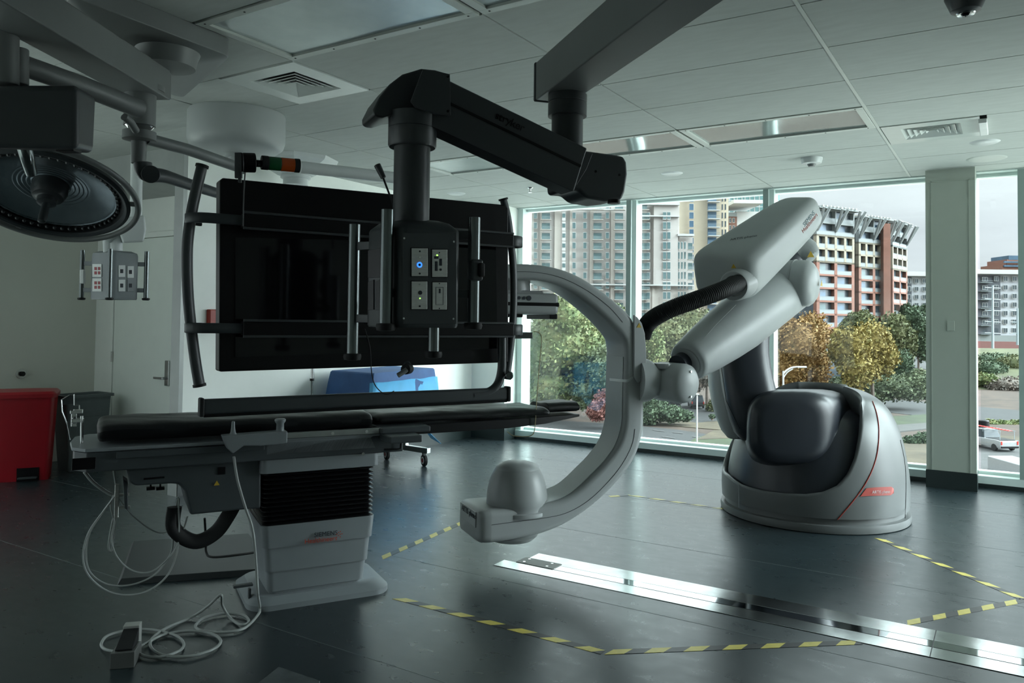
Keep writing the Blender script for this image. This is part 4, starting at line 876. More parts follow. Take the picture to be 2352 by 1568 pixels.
for x, y, r, m in ((964, 577, .003, 'ink'), (964, 628, .003, 'ink'), (964, 591, .004, 'steel'), (1004, 586, .0028, 'led_green'), (1009, 580, .002, 'ink'), (1012, 619, .004, 'ink'), (965, 672, .007, 'ink'), (964.5, 685, .0022, 'led_green'), (963, 653, .003, 'steel'), (964, 703, .003, 'ink'), (1009, 651, .002, 'ink'), (1009, 708, .002, 'ink')): fdisc(x, y, r, m)
plate(qd(999, 600, 1005, 622), fp_, .007, .002, 'socket', M['ink'], box_); plate(qd(1009, 594, 1015, 610), fp_, .007, .002, 'socket', M['ink'], box_)
plate(qd(997, 588, 1007, 594), fp_, .007, .002, 'socket', M['ink'], box_); plate(qd(1008, 663, 1012, 673), fp_, .0075, .001, 'socket', M['ink'], box_)
q = MB(); 
for a_, b_ in (((1001, 659), (1018, 659.8)), ((1001, 699), (1018, 699.8))): q.prism([fp_(a_[0], a_[1], .007), fp_(b_[0], a_[1], .007), fp_(b_[0], b_[1], .007), fp_(a_[0], b_[1], .007)], fn*.001)
for x in (1001, 1017.3): q.prism([fp_(x, 659, .007), fp_(x+.8, 659, .007), fp_(x+.8, 699.8, .007), fp_(x, 699.8, .007)], fn*.001)
q.build('socket_outline', M['ink'], box_)
q = MB()
for x, y in ((928, 547), (1042, 555), (927, 731), (1041, 732)): c = fp_(x, y, .003); q.cyl(c, c+fn*.002, .0035, n=10)
q.build('screw', M['steel'], box_)
for x0, y0, x1, y1 in ((846, 575, 876, 638), (846, 648, 859, 712), (863, 646, 876, 712)): plate([(x0, y0), (x1, y0-6), (x1, y1-1), (x0, y1)], lp2, .001, .002, 'side_opening', M['black'], box_)
def pole(name, x, yt, yb, d, r=.0215, cap=True):
    a, b = at(x, yb, d), at(x, yt, d); a.x, a.y = b.x, b.y = (a.x+b.x)/2, (a.y+b.y)/2
    o = MB().cyl(a, b, r, n=28).build(name, M['chrome' if False else 'pole'], boom)
    MB().lathe([(r*.6, 0), (r*1.45, -.002), (r*1.55, -.012), (r*1.4, -.024), (r*.8, -.026)], a, up, 28).build('pole_foot', M['rubber'], o)
    return a, b
mk('pole', (.16, .18, .18), .22, .85, var=.03)
for x, yt, yb, d in ((888, 481, 742, 2.62), (1088, 499, 740, 2.78), (812, 515, 811, 2.90), (997, 600, 806, 2.96)):
    a, b = pole('pole', x, yt, yb, d)
    for f in (.27, .83) if x != 997 else (.5,):
        p = a+(b-a)*f; t_ = V((ct.x, ct.y, p.z)); dr = (t_-p); q = MB(); q.box(p+dr*.25, (dr.length*.5, .012, .03), (dr.normalized(), dr.normalized().cross(up), up)); q.build('pole_bracket', M['slate'], boom, bevel=.002)
c = at(1093, 620, 2.755); q = MB(); q.box(c, (.045, .03, .075), (fr_, fn, up)); h_ = q.build('pole_clamp', M['slate'], boom, bevel=.008); q = MB(); q.box(c+fn*.018+fr_*.012, (.022, .02, .05), (fr_, fn, up)); q.build('clamp_lever', M['rubber'], h_, bevel=.007)
# small handle hanging below the display
hnd = at(938, 850, 3.3); g = dis
MB().cyl(at(940, 846, 3.32), at(931, 848, 3.28), .022, n=24).build('hub', M['rubber'], g, bevel=.004); MB().tube([at(934, 849, 3.28), at(925, 855, 3.27), at(914, 862, 3.26)], .0105, 14).build('grip', M['boom_grey'], g)
MB().cyl(at(934, 836, 3.36), at(940, 844, 3.34), .016, n=16).build('stem', M['slate'], g)
c = at(1170, 862, 3.7); MB().cyl(c+FW*.02, c-FW*.015, .019, n=24).build('knob_head', M['pole'], g, bevel=.005); MB().cyl(at(1158, 861, 3.72), c, .006, n=10).build('stem', M['slate'], g)

# ---------------------------------------------------------------- left ceiling boom and surgical light
lb = thing('ceiling_boom', 'grey ceiling boom at upper left with square mount, wide beam and spindle', 'boom', at(330, 300, 3.6))
c_ = on(345, 60, 'z', CE)
mo = [on(x, y, 'z', CE) for x, y in ((530, 88), (165, -60), (60, 60), (420, 190))]
cc = sum(mo, V((0, 0, 0)))/4; e1 = (mo[1]-mo[0]).normalized()
q = MB(); q.loops([[cc+(V(p)-cc)*f-up*dz for p in rr(mo, .06, 4)] for f, dz in ((1, 0), (1, .09), (.93, .10), (.62, .13), (.4, .14))]); q.build('ceiling_mount', M['boom_grey'], lb, ang=.4, bevel=.004)
z_ = 2.395; bl1, bl2 = on(377, 222, 'z', z_), on(273, 214, 'z', z_); bf1, bf2 = on(38, 25, 'z', z_), on(38, 87, 'z', z_)
b_d = ((bf1-bl1).normalized()+(bf2-bl2).normalized()).normalized(); b_s = V((-b_d.y, b_d.x, 0)); wl = abs((bl2-bl1).dot(b_s)); md = (bl1+bl2)/2; 
q = MB(); q.box(md+b_d*.93+up*.07, (2.02, wl, .14), (b_d, b_s, up)); q.build('beam', M['boom_grey'], lb, bevel=.006)
q = MB(); q.box(md-b_d*.095+up*.07, (.03, wl-.01, .13), (b_d, b_s, up)); q.build('beam_cap', M['boom_grey'], lb, bevel=.01)
ps = at(385, 130, depth(md)+.02); q = MB(); q.lathe([(.14, 2.60), (.13, 2.575), (.12, 2.53)], V((on(385, 150, 'z', 2.54).x, on(385, 150, 'z', 2.54).y, 0)), up, 40); q.build('pivot', M['boom_grey'], lb)
S = at(322, 230, depth(md)); sx = lambda y, S=S: V((S.x, S.y, at(322, y, depth(S)).z)); rp = lambda px: px*depth(S)/FPX
MB().lathe([(rp(52), sx(203).z+.012), (rp(52), sx(209).z), (rp(34), sx(212).z), (rp(34), sx(290).z), (rp(32), sx(291).z)], V((S.x, S.y, 0)), up, 40).build('spindle', M['boom_grey'], lb)
MB().lathe([(rp(32), sx(290).z), (rp(20), sx(302).z)], V((S.x, S.y, 0)), up, 40).build('bearing', M['chrome'], lb)
MB().lathe([(rp(36), sx(303).z), (rp(36), sx(322).z), (rp(17), sx(326).z), (rp(16), sx(376).z)], V((S.x, S.y, 0)), up, 40).build('swivel', M['boom_grey'], lb)
dS = depth(S)
MB().tube([at(335, 318, dS), at(430, 343, dS+.25), at(560, 388, dS+.6)], rp(14), 16).build('round_arm', M['boom_grey'], lb)
MB().tube(catmull([at(328, 375, dS), at(332, 395, dS), at(345, 401, dS+.02), at(380, 405, dS+.1), at(440, 425, dS+.3), at(520, 450, dS+.6)], 6), lambda t: rp(17)*(1.25-.45*t), 16, flat=.8).build('spring_arm', M['slate'], lb)
MB().cyl(at(346, 400, dS-.06), at(346, 400, dS+.08), rp(20), n=28).build('spring_joint', M['slate'], lb, bevel=.004)
# surgical light arms
sl_ = thing('surgical_light', 'large round surgical light head with ring handle on a jointed arm, left side', 'surgical light', at(120, 545, 3.2))
MB().tube([at(52, 150, 2.95), at(190, 198, 3.15), at(320, 250, 3.42)], .040, 20).build('arm_tube', M['boom_grey'], sl_)
MB().tube([at(285, 268, 3.32), at(300, 280, 3.36), at(312, 300, 3.42)], .016, 12).build('arm_elbow', M['boom_grey'], sl_)
MB().cyl(at(42, 195, 2.92), at(42, 112, 2.92), .035, n=32).build('down_tube', M['boom_grey'], sl_, bevel=.004)
MB().cyl(at(8, 195, 2.85), at(8, -30, 2.85), .05, n=32).build('down_tube', M['boom_grey'], sl_, bevel=.004)
q = MB(); B_ = [at(x, y, d) for x, y, d in ((-60, 196, 2.75), (178, 196, 2.85), (222, 222, 3.02), (60, 205, 3.1), (-60, 338, 2.76), (178, 342, 2.86), (216, 352, 3.02), (60, 345, 3.1))]
q.hull(B_); q.build('motor_box', M['boom_dark'], sl_, bevel=.022, seg=4)
q = MB(); c = at(157, 344, 2.9); q.box(c, (.07, .06, .018), (RT, FW, UP)); q.build('button', M['black'], sl_, bevel=.005)
MB().tube(catmull([at(56, 335, 2.95), at(64, 368, 2.97), at(72, 398, 3.02)], 5), lambda t: .028-.008*t, 20).build('fork_stem', M['pole'], sl_)
q = MB(); q.box(at(10, 325, 2.9), (.2, .12, .03), (RT, FW, UP)); q.build('fork', M['boom_grey'], sl_, bevel=.01)
dc_ = at(112, 444, 3.40); dn = (-UP*.80-FW*.42+RT*.06).normalized()
MB().lathe([(.001, -.07), (.12, -.075), (.24, -.055), (.30, -.02), (.322, .0), (.325, .018), (.31, .026), (.298, .02), (.296, .012)], dc_, dn, 96, False).build('lamp_shell', M['slate'], sl_, ang=.8)
q = MB(); q.lathe([(.297, .012), (.285, .004), (.265, .002)], dc_, dn, 96, False); q.build('rim', M['black'], sl_)
mk('reflector', (.35, .40, .43), .22, .9, var=.1, scale=20)
pr_ = []
for k in range(13):
    r = .062+.205*k/12; pr_ += [(r, -.048+.04*(k/12)**2), (r+.012, -.045+.04*(k/12)**2)]
MB().lathe(pr_, dc_, dn, 96, False).build('reflector', M['reflector'], sl_, ang=.3)
MB().lathe([(.07, -.05), (.072, -.01), (.065, .01), (.06, .02), (.045, .025), (.04, .03), (.038, .05), (.02, .055), (.001, .056)], dc_, dn, 48).build('hub', M['boom_dark'], sl_, ang=.5)
MB().lathe([(.016, .05), (.016, .075), (.0175, .12), (.016, .145), (.008, .15), (.001, .15)], dc_, dn, 24).build('handle', M['slate'], sl_, ang=.6)
f1, f2 = frame_of(dn)
q = MB(); q.tube([dc_+dn*.012+(f1*math.cos(a*PI/48)+f2*math.sin(a*PI/48))*.355 for a in range(96)], .013, 12, closed=True); hr = q.build('ring_handle', M['boom_grey'], sl_)
q = MB()
for k in range(3): a = k*2*PI/3+.9; d_ = f1*math.cos(a)+f2*math.sin(a); q.box(dc_+dn*.008+d_*.335, (.05, .02, .012), (d_, dn.cross(d_), dn))
q.build('ring_bracket', M['boom_grey'], hr)
q = MB()
for k in range(56):
    a = k*2*PI/56; d_ = f1*math.cos(a)+f2*math.sin(a); p = dc_+dn*.004+d_*.275; q.ell(p, .009, .009, .009, 8)
q.build('led_lenses', M['slate'], sl_, kind='stuff')
# round ceiling hubs
w = on(545, 262, 'z', CE); g = thing('ceiling_hub', 'white drum-shaped ceiling hub at upper left, beside the square air diffuser', 'ceiling mount', w); K = depth(w)/FPX
MB().lathe([(105*K, 0), (107*K, -.01), (107*K, -62*K), (103*K, -75*K), (92*K, -84*K), (40*K, -92*K)], w, up, 64).build('drum', M['robot_white'], g, ang=.7)
MB().lathe([(25*K, -85*K), (25*K, -100*K), (17*K, -100*K), (16*K, -128*K)], w, up, 32).build('neck', M['robot_white'], g, ang=.7)
w = on(680, 366, 'z', CE); g = thing('ceiling_hub', 'low white flanged ceiling hub behind the stack light', 'ceiling mount', w); K = depth(w)/FPX
MB().lathe([(95*K, 0), (92*K, -8*K), (60*K, -26*K), (40*K, -38*K)], w, up, 8).build('flange', M['white_plastic'], g, ang=.3)
MB().lathe([(34*K, -36*K), (34*K, -44*K), (28*K, -46*K), (28*K, -60*K)], w, up, 32).build('neck', M['white_plastic'], g, ang=.7)
MB().tube([at(690, 384, 4.6), at(800, 396, 4.75), at(905, 408, 4.9)], .036, 16).build('round_arm', M['white_plastic'], g)
# far small service head
DF = 5.6; fb = thing('supply_head', 'small grey hanging supply head with four steel poles in front of the door', 'supply head', at(262, 688, DF))
fC, fR, fL = at(257, 690, DF-.12), at(318, 690, DF+.02), at(205, 690, DF)
for p in (fC, fR, fL): p.z = 0
fK = fR+(fL-fC); z0, z1 = at(257, 688, DF).z, at(257, 588, DF).z; ct2 = (fC+fK)/2
l4 = lambda z, f: [V((p.x, p.y, z)) for p in rr([ct2+(p-ct2)*f for p in (fC, fR, fK, fL)], .14, 5)]
q = MB(); q.loops([l4(z0, .97), l4(z0+.01, 1), l4(z1, 1), l4(z1+.02, .96), l4(z1+.035, .7)]); hb2 = q.build('supply_box', M['table_grey'], fb, ang=.5)
def side(A, B):
    r = (B-A).normalized(); n_ = V((r.y, -r.x, 0)); n_ = n_ if n_.dot(FW) < 0 else -n_; return lambda x, y, o=0: pl(x, y, A+n_*o, n_), n_
fa, na = side(fL, fC); fb_, nb = side(fC, fR)
def pp2(fun, n_, x0, y0, x1, y1, o, th, nm, m, par): q = MB(); q.prism([fun(a, b, o) for a, b in qd(x0, y0, x1, y1)], n_*th); return q.build(nm, M[m], par, bevel=.001)
for y in (606, 639):
    o = pp2(fa, na, 213, y, 234, y+30, .001, .004, 'outlet_plate', 'off_white', hb2)
    for dx in (4, 12):
        for dy in (7, 17): pp2(fa, na, 213+dx, y+dy, 218.5+dx, y+dy+7, .005, .002, 'outlet', 'outlet_red', fb)
for x, y, m_ in ((272, 609, 'off_white'), (292, 611, 'off_white'), (272, 642, 'off_white'), (292, 642, 'table_grey')):
    pp2(fb_, nb, x, y, x+15, y+27, .001, .004, 'data_plate', m_, fb); pp2(fb_, nb, x+4, y+9, x+11, y+18, .005, .002, 'data_socket', 'ink', fb)
for x, yt, yb, d in ((187, 574, 683, DF+.02), (251, 571, 683, DF-.2), (335, 577, 684, DF+.04)):
    a, b = at(x, yb, d), at(x, yt, d); b.x, b.y = a.x, a.y; o = MB().cyl(a, b, .0165, n=20).build('pole', M['pole'], fb)
    MB().lathe([(.012, 0), (.026, -.002), (.027, -.012), (.02, -.018)], a, up, 20).build('pole_foot', M['rubber'], o)
    if x != 251:
        for f in (.16, .72): p = a+(b-a)*f; t_ = V((ct2.x, ct2.y, p.z)); dr = t_-p; MB().box(p+dr*.3, (dr.length*.6, .012, .03), (dr.normalized(), dr.normalized().cross(up), up)).build('pole_bracket', M['table_grey'], fb, bevel=.002)
q = MB(); q.box(at(190, 635, DF-.0), (.03, .03, .1), (RT, FW, UP)); q.build('pole_clamp', M['off_white'], fb, bevel=.006)
MB().cyl(at(266, 590, DF), at(266, 540, DF), .045, n=28).build('neck', M['white_plastic'], fb); MB().cyl(at(248, 585, DF-.02), at(246, 545, DF-.02), .03, n=24).build('neck', M['white_plastic'], fb)
q = MB(); q.hull([at(x, y, d) for x, y, d in ((274, 500, 5.5), (332, 494, 5.55), (336, 526, 5.55), (330, 556, 5.56), (282, 558, 5.5), (272, 530, 5.5), (274, 500, 5.8), (332, 494, 5.85), (336, 526, 5.85), (330, 556, 5.85), (282, 558, 5.8))]); q.build('motor_box', M['white_plastic'], fb, bevel=.02)
MB().cyl(at(312, 500, 5.6), V((at(312, 425, 5.6).x, at(312, 425, 5.6).y, CE)), .04, n=24).build('down_tube', M['white_plastic'], fb)
q = MB(); q.tube([at(244, 548, 5.55), at(275, 520, 5.55)], .04, 16); q.build('arm', M['white_plastic'], fb)

# ---------------------------------------------------------------- bins
A, B = F(-60, 1112), F(110, 1101); bu = (B-A).normalized(); bv = V((-bu.y, bu.x, 0)); bv = bv if bv.dot(FW) > 0 else -bv; hB = at(60, 912, depth((A+B)/2)).z; wB = (B-A).length
bin_ = thing('waste_bin', 'bright red pedal waste bin at the left edge', 'bin', (A+B)/2+bv*.18)
bl = lambda s, w, z: A+bu*s+bv*w+up*z
rq = lambda s0, s1, w0, w1, z: rr([bl(s0, w0, z), bl(s1, w0, z), bl(s1, w1, z), bl(s0, w1, z)], .12, 5)
q = MB(); q.loops([rq(0, wB, 0, .30, 0), rq(-.04, wB+.035, -.03, .34, hB)]); bb2 = q.build('body', M['red_bin'], bin_, ang=.5)
q = MB(); q.loops([rq(-.06, wB+.05, -.05, .36, hB-.01), rq(-.06, wB+.05, -.05, .36, hB+.02), rq(-.04, wB+.03, -.03, .34, hB+.04), rq(.1, wB-.1, .1, .25, hB+.05)]); q.build('lid', M['red_bin'], bin_, ang=.5)
q = MB(); q.box(bl(wB*.72, -.004, .055), (.16, .02, .11), (bu, bv, up)); q.build('pedal_recess', M['black'], bb2); q = MB(); q.box(bl(wB*.72, -.03, .03), (.14, .05, .015), (bu, bv, up)); q.build('pedal', M['slate'], bb2, bevel=.004)
A2, B2 = F(152, 1085), F(246, 1071); u2 = (B2-A2).normalized(); v2 = V((-u2.y, u2.x, 0)); v2 = v2 if v2.dot(FW) > 0 else -v2; h2 = at(190, 907, depth((A2+B2)/2)).z; w2 = (B2-A2).length
g = thing('rubbish_bin', 'slate grey slim bin between the red bin and the door', 'bin', (A2+B2)/2+v2*.1)
b2 = lambda s, w, z: A2+u2*s+v2*w+up*z
rq2 = lambda s0, s1, w0, w1, z: rr([b2(s0, w0, z), b2(s1, w0, z), b2(s1, w1, z), b2(s0, w1, z)], .12, 4)
q = MB(); q.loops([rq2(.02, w2-.02, 0, .2, 0), rq2(-.03, w2+.02, -.02, .24, h2), rq2(-.01, w2, 0, .22, h2), rq2(.04, w2-.04, .02, .18, .05)]); gb = q.build('body', M['grey_bin'], g, ang=.5)
q = MB(); q.loops([rq2(-.05, w2+.04, -.04, .26, h2-.02), rq2(-.05, w2+.04, -.04, .26, h2+.005), rq2(-.02, w2+.01, -.01, .23, h2+.005), rq2(-.02, w2+.01, -.01, .23, h2-.02)], ); q.build('rim', M['grey_bin'], g, ang=.5)
q = MB(); q.box(b2(w2*.5, -.012, h2-.17), (.2, .012, .05), (u2, v2, up)); q.build('grip', M['grey_bin'], g, bevel=.01)

# ---------------------------------------------------------------- draped instrument table at the back
wf = [F(895, 1066), F(970, 1078)]
tz0 = .86; DT = depth(F(940, 1070))
tpl = lambda x, y: on(x, y, 'z', tz0)
c0_, c1_, c2_, c3_ = on(755, 852, 'z', .93), on(858, 856, 'z', .93), on(1003, 846, 'z', .93), on(900, 840, 'z', .93)
gt = thing('instrument_table', 'wheeled steel instrument table under the blue drape at the back', 'table', F(935, 1072))
q = MB(); a, b = F(888, 1055), F(974, 1070); zh = .12; leg = on(932, 1035, 'z', .13)
q.box((a+b)/2+up*.15, ((b-a).length+.12, .05, .05), ((b-a).normalized(), (b-a).normalized().cross(up), up)); q.build('foot_bar', M['steel'], gt, bevel=.004)
q = MB(); m_ = (a+b)/2; q.bb((m_.x-.025, m_.y-.025, .16), (m_.x+.025, m_.y+.025, .9)); q.build('leg', M['steel'], gt, bevel=.004)
for p in (a, b):
    r_ = .055; c = V((p.x, p.y, r_)); ax_ = (FW*.5+RT*.86); ax_.z = 0; ax_.normalize(); o = MB().cyl(c-ax_*.015, c+ax_*.015, r_, n=28).build('caster', M['rubber'], gt, bevel=.006)
    MB().cyl(c-ax_*.018, c+ax_*.018, .034, n=24).build('caster_hub', M['off_white'], o); MB().cyl(c-ax_*.02, c+ax_*.02, .02, n=20).build('caster_centre', M['outlet_red'], o)
    q = MB(); q.box(c+up*.055, (.03, .05, .06), (ax_, up.cross(ax_), up)); q.build('caster_fork', M['steel'], o, bevel=.006)
# the drape itself
zd = .91; dL, dC, dR = on(752, 850, 'z', zd), on(859, 857, 'z', zd), on(998, 845, 'z', zd); dK = dL+dR-dC
if dL.x < XS+.12: s_ = XS+.12-dL.x; dL.x += s_; dK = dL+dR-dC
q = MB(); n = 14; cen = (dL+dR)/2
def edge(a, b, k): return [a+(b-a)*i/k for i in range(k)]
lp0 = edge(dL, dC, n)+edge(dC, dR, n)+edge(dR, dK, n)+edge(dK, dL, n)
def sk(f, zz_, amp):
    o = []
    for i, p in enumerate(lp0):
        w = noise.noise(V((i*.55, zz_*3, 2)))*amp; dr = (p-cen).normalized(); o.append(V((cen.x+(p.x-cen.x)*f+dr.x*w, cen.y+(p.y-cen.y)*f+dr.y*w, zz_+noise.noise(V((i*.3, 5, zz_)))*amp*.4)))
    return o
q.loops([sk(.5, zd+.001, 0), sk(.97, zd, .001), sk(1.0, zd-.012, .004), sk(1.05, zd-.12, .018), sk(1.09, zd-.28, .03), sk(1.12, zd-.42, .04), sk(1.14, zd-.56, .045)], True, False)
o = q.build('table_drape', M['drape'], ang=.5, label='crinkled dark blue cloth draped over the wheeled instrument table', cat='drape')
so = o.modifiers.new('thick', 'SOLIDIFY'); so.thickness = .003
for v in o.data.vertices:
    if v.co.x+o.location.x < XS+.02: v.co.x = XS+.02-o.location.x
# paler skirt on its window side, backlight put into the colour
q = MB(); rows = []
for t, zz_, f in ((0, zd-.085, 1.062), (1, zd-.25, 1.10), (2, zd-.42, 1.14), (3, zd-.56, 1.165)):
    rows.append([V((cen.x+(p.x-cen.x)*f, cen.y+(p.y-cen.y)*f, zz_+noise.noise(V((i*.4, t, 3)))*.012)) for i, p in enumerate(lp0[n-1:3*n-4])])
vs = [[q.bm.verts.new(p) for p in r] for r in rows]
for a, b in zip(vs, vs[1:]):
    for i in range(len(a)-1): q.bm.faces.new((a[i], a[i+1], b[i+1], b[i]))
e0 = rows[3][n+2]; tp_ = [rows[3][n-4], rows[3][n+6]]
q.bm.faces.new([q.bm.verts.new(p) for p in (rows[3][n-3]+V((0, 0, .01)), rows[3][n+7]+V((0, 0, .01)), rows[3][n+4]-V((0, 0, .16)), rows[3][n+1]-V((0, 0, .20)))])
o = q.build('backlit_skirt', M['drape_backlit'], ang=.5, label='light blue skirt on the window side of the draped instrument table, backlight in its colour', cat='drape'); so = o.modifiers.new('thick', 'SOLIDIFY'); so.thickness = .003
# drip stand behind the display
b = on(716, 905, 'x', XS+.35); b.z = 0; g = thing('drip_stand', 'thin chrome drip stand against the side wall, seen below the display', 'stand', b)
q = MB(); q.cyl(b+up*.06, b+up*1.5, .011, n=16); q.build('pole', M['pole'], g); MB().cyl(b+up*.85, b+up*.87, .019, n=16).build('collar', M['rubber'], g); MB().cyl(b+up*.87, b+up*1.2, .014, n=16).build('sleeve', M['chrome'], g)
for k in range(5): a = k*2*PI/5; e_ = b+V((math.cos(a), math.sin(a), 0))*.24+up*.04; q = MB(); q.cyl(b+up*.09, e_+up*.02, .010, n=8); q.ell(e_-up*.015, .02, .02, .025, 12); q.build('foot', M['slate'], g)
# clear radiation shield behind the table tip
sh = at(1208, 1000, 4.45); g = thing('radiation_shield', 'clear acrylic shield panel with grey bracket behind the table, right of the display', 'shield', sh)
ol = catmull([V((a, b, 0)) for a, b in ((1165, 990), (1178, 1000), (1205, 1002), (1221, 999), (1228, 985), (1232, 930), (1238, 850), (1244, 780), (1238, 764), (1225, 761))], 5)
q = MB(); oo = [at(p.x, p.y, 4.45) for p in ol]+[at(1172, 760, 4.45), at(1160, 775, 4.45)]; q.prism(oo, FW*.006); q.build('panel', M['acrylic'], g, smooth=False)
MB().tube([p-FW*.001 for p in oo[:46]], .0026, 6).build('panel_edge', mat('amber_edge', (.45, .38, .22), .3), g)
q = MB(); q.box(at(1203, 770, 4.44), (.10, .012, .036), (RT, FW, UP)); q.build('bracket', M['boom_grey'], g, bevel=.002); q = MB(); q.box(at(1192, 769, 4.43), (.012, .004, .012), (RT, FW, UP)); q.build('bracket_label', M['ink'], g)

# ================================================================ outside
GZ = -11.0
hzn = lambda px: 739.7+.0117*(px-1176)
G = lambda px, py: on(px, py, 'z', GZ)
mk('asphalt', (0.023, 0.024, 0.025), .85, var=.15, scale=.3); mk('dry_grass', (0.053, 0.041, 0.023), .95, var=.35, scale=.35); mk('grass', (0.023, 0.035, 0.012), .95, var=.3, scale=.4)
mk('leaf_litter', (0.045, 0.029, 0.020), .95, var=.4, scale=.5); mk('gravel', (0.050, 0.050, 0.050), .95, var=.25, scale=1.2); mk('soil_bank', (0.066, 0.072, 0.033), .95, var=.4, scale=.15); mk('pavement', (0.047, 0.046, 0.044), .9, var=.1, scale=.4)
def patch(name, pts, m, dz=0):
    q = MB(); q.prism([G(x, y)+up*dz for x, y in pts], -up*.2); return q.build(name, M[m], kind='structure', smooth=False)
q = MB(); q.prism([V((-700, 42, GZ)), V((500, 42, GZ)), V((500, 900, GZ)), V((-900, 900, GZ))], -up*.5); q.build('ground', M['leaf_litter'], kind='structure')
patch('parking_lot', [(1440, 960), (1660, 985), (1665, 930), (1440, 915)], 'asphalt', .04)
patch('lawn_island', [(1440, 965), (1480, 974), (1560, 980), (1700, 992), (1700, 962), (1600, 972), (1540, 960), (1440, 948)], 'dry_grass', .08)
patch('road', [(1150, 985), (1440, 1002), (1660, 1028), (1700, 1010), (1560, 988), (1440, 976), (1150, 958)], 'asphalt', .06)
patch('lawn', [(1560, 1030), (1600, 1006), (1640, 998), (1720, 1005), (1800, 1060), (1640, 1052)], 'grass', .1)
patch('lawn_verge', [(1600, 1012), (1640, 990), (1720, 990), (1720, 1006)], 'dry_grass', .14)
patch('road_far', [(1900, 930), (2150, 960), (2420, 975), (2420, 950), (2150, 925), (1900, 905)], 'asphalt', .04)
patch('lawn_far', [(1980, 975), (2050, 957), (2140, 952), (2140, 978), (2050, 990)], 'grass', .1)
patch('path', [(2000, 1000), (2140, 985), (2140, 972), (2000, 982)], 'pavement', .14)
patch('dry_field', [(2030, 1090), (2060, 1010), (2300, 1000), (2420, 1003), (2420, 1110), (2150, 1120)], 'dry_grass', .04)
patch('gravel_yard', [(2150, 1120), (2225, 1030), (2300, 1012), (2430, 1012), (2430, 1125)], 'gravel', .08)
# raised bank at the right
q = MB(); B0 = [at(px, py, d) for px, py, d in ((1960, 860, 170), (2120, 925, 150), (2440, 925, 150))]
B1 = [at(px, py, d) for px, py, d in ((1960, 762, 215), (2100, 800, 205), (2440, 804, 190))]; B2 = [at(px, py, d) for px, py, d in ((1930, 760, 420), (2100, 790, 420), (2480, 795, 420))]
rows = [B0, [(a+b)/2+up*.8 for a, b in zip(B0, B1)], B1, B2]; vs = [[q.bm.verts.new(p) for p in r] for r in rows]
for a, b in zip(vs, vs[1:]):
    for i in range(2): q.bm.faces.new((a[i], a[i+1], b[i+1], b[i]))
q.build('hill_bank', M['soil_bank'], kind='structure')
q = MB(); q.prism([at(2090, 845, 150), at(2140, 850, 150), at(2140, 790, 190), at(2112, 800, 190)], up*.1); q.build('hill_slab', M['gravel'], kind='structure')
# road paint
mk('paint', (0.092, 0.092, 0.090), .8)
q = MB()
for x, y, dx in ((1500, 989, 26), (1545, 994, 24), (1520, 1004, 30), (1590, 1004, 20), (1510, 1015, 40)): q.prism([G(x, y)+up*.1, G(x+dx, y+dx*.12)+up*.1, G(x+dx, y+dx*.12+.9)+up*.1, G(x, y+.9)+up*.1], up*.02)
q.build('road_markings', M['paint'], kind='structure')
# foliage
def leafmat(name, cols):
    m = bpy.data.materials.new(name); m.use_nodes = True; t = m.node_tree; b = t.nodes['Principled BSDF']; b.inputs['Roughness'].default_value = .8
    tc = N(t, 'ShaderNodeTexCoord'); n1 = N(t, 'ShaderNodeTexNoise'); n1.inputs['Scale'].default_value = .8; n1.inputs['Detail'].default_value = 6; n1.inputs['Roughness'].default_value = .75
    r = N(t, 'ShaderNodeValToRGB'); e = r.color_ramp.elements; k = len(cols)
    cols = [tuple(x*.54 for x in c) for c in cols]; e[0].position = .32; e[0].color = (*cols[0], 1); e[1].position = .68; e[1].color = (*cols[-1], 1)
    for i in range(1, k-1): q = e.new(.32+.36*i/(k-1)); q.color = (*cols[i], 1)
    t.links.new(tc.outputs['Object'], n1.inputs[0]); t.links.new(n1.outputs[0], r.inputs[0]); t.links.new(r.outputs[0], b.inputs['Base Color']); return m
LM = {'yg': leafmat('leaf_yellow_green', [(.07, .11, .04), (.17, .24, .075), (.26, .29, .11), (.36, .33, .11)]), 'dg': leafmat('leaf_dark_green', [(.03, .06, .03), (.07, .12, .055), (.12, .17, .08)]),
      'bg': leafmat('leaf_blue_green', [(.06, .09, .04), (.13, .17, .08), (.2, .24, .11)]), 'red': leafmat('leaf_red', [(.14, .06, .05), (.33, .13, .11), (.42, .20, .17)]),
      'or': leafmat('leaf_orange', [(.10, .10, .02), (.33, .19, .05), (.46, .26, .08), (.40, .27, .09)]), 'ye': leafmat('leaf_yellow', [(.13, .14, .02), (.36, .27, .06), (.46, .34, .09)]),
      'ol': leafmat('leaf_olive', [(.05, .07, .025), (.14, .16, .05), (.24, .22, .09)]), 'gb': leafmat('leaf_grey_brown', [(.10, .08, .07), (.20, .17, .14), (.30, .22, .18)])}
mk('bark', (.10, .075, .06), .9, var=.3, scale=2)
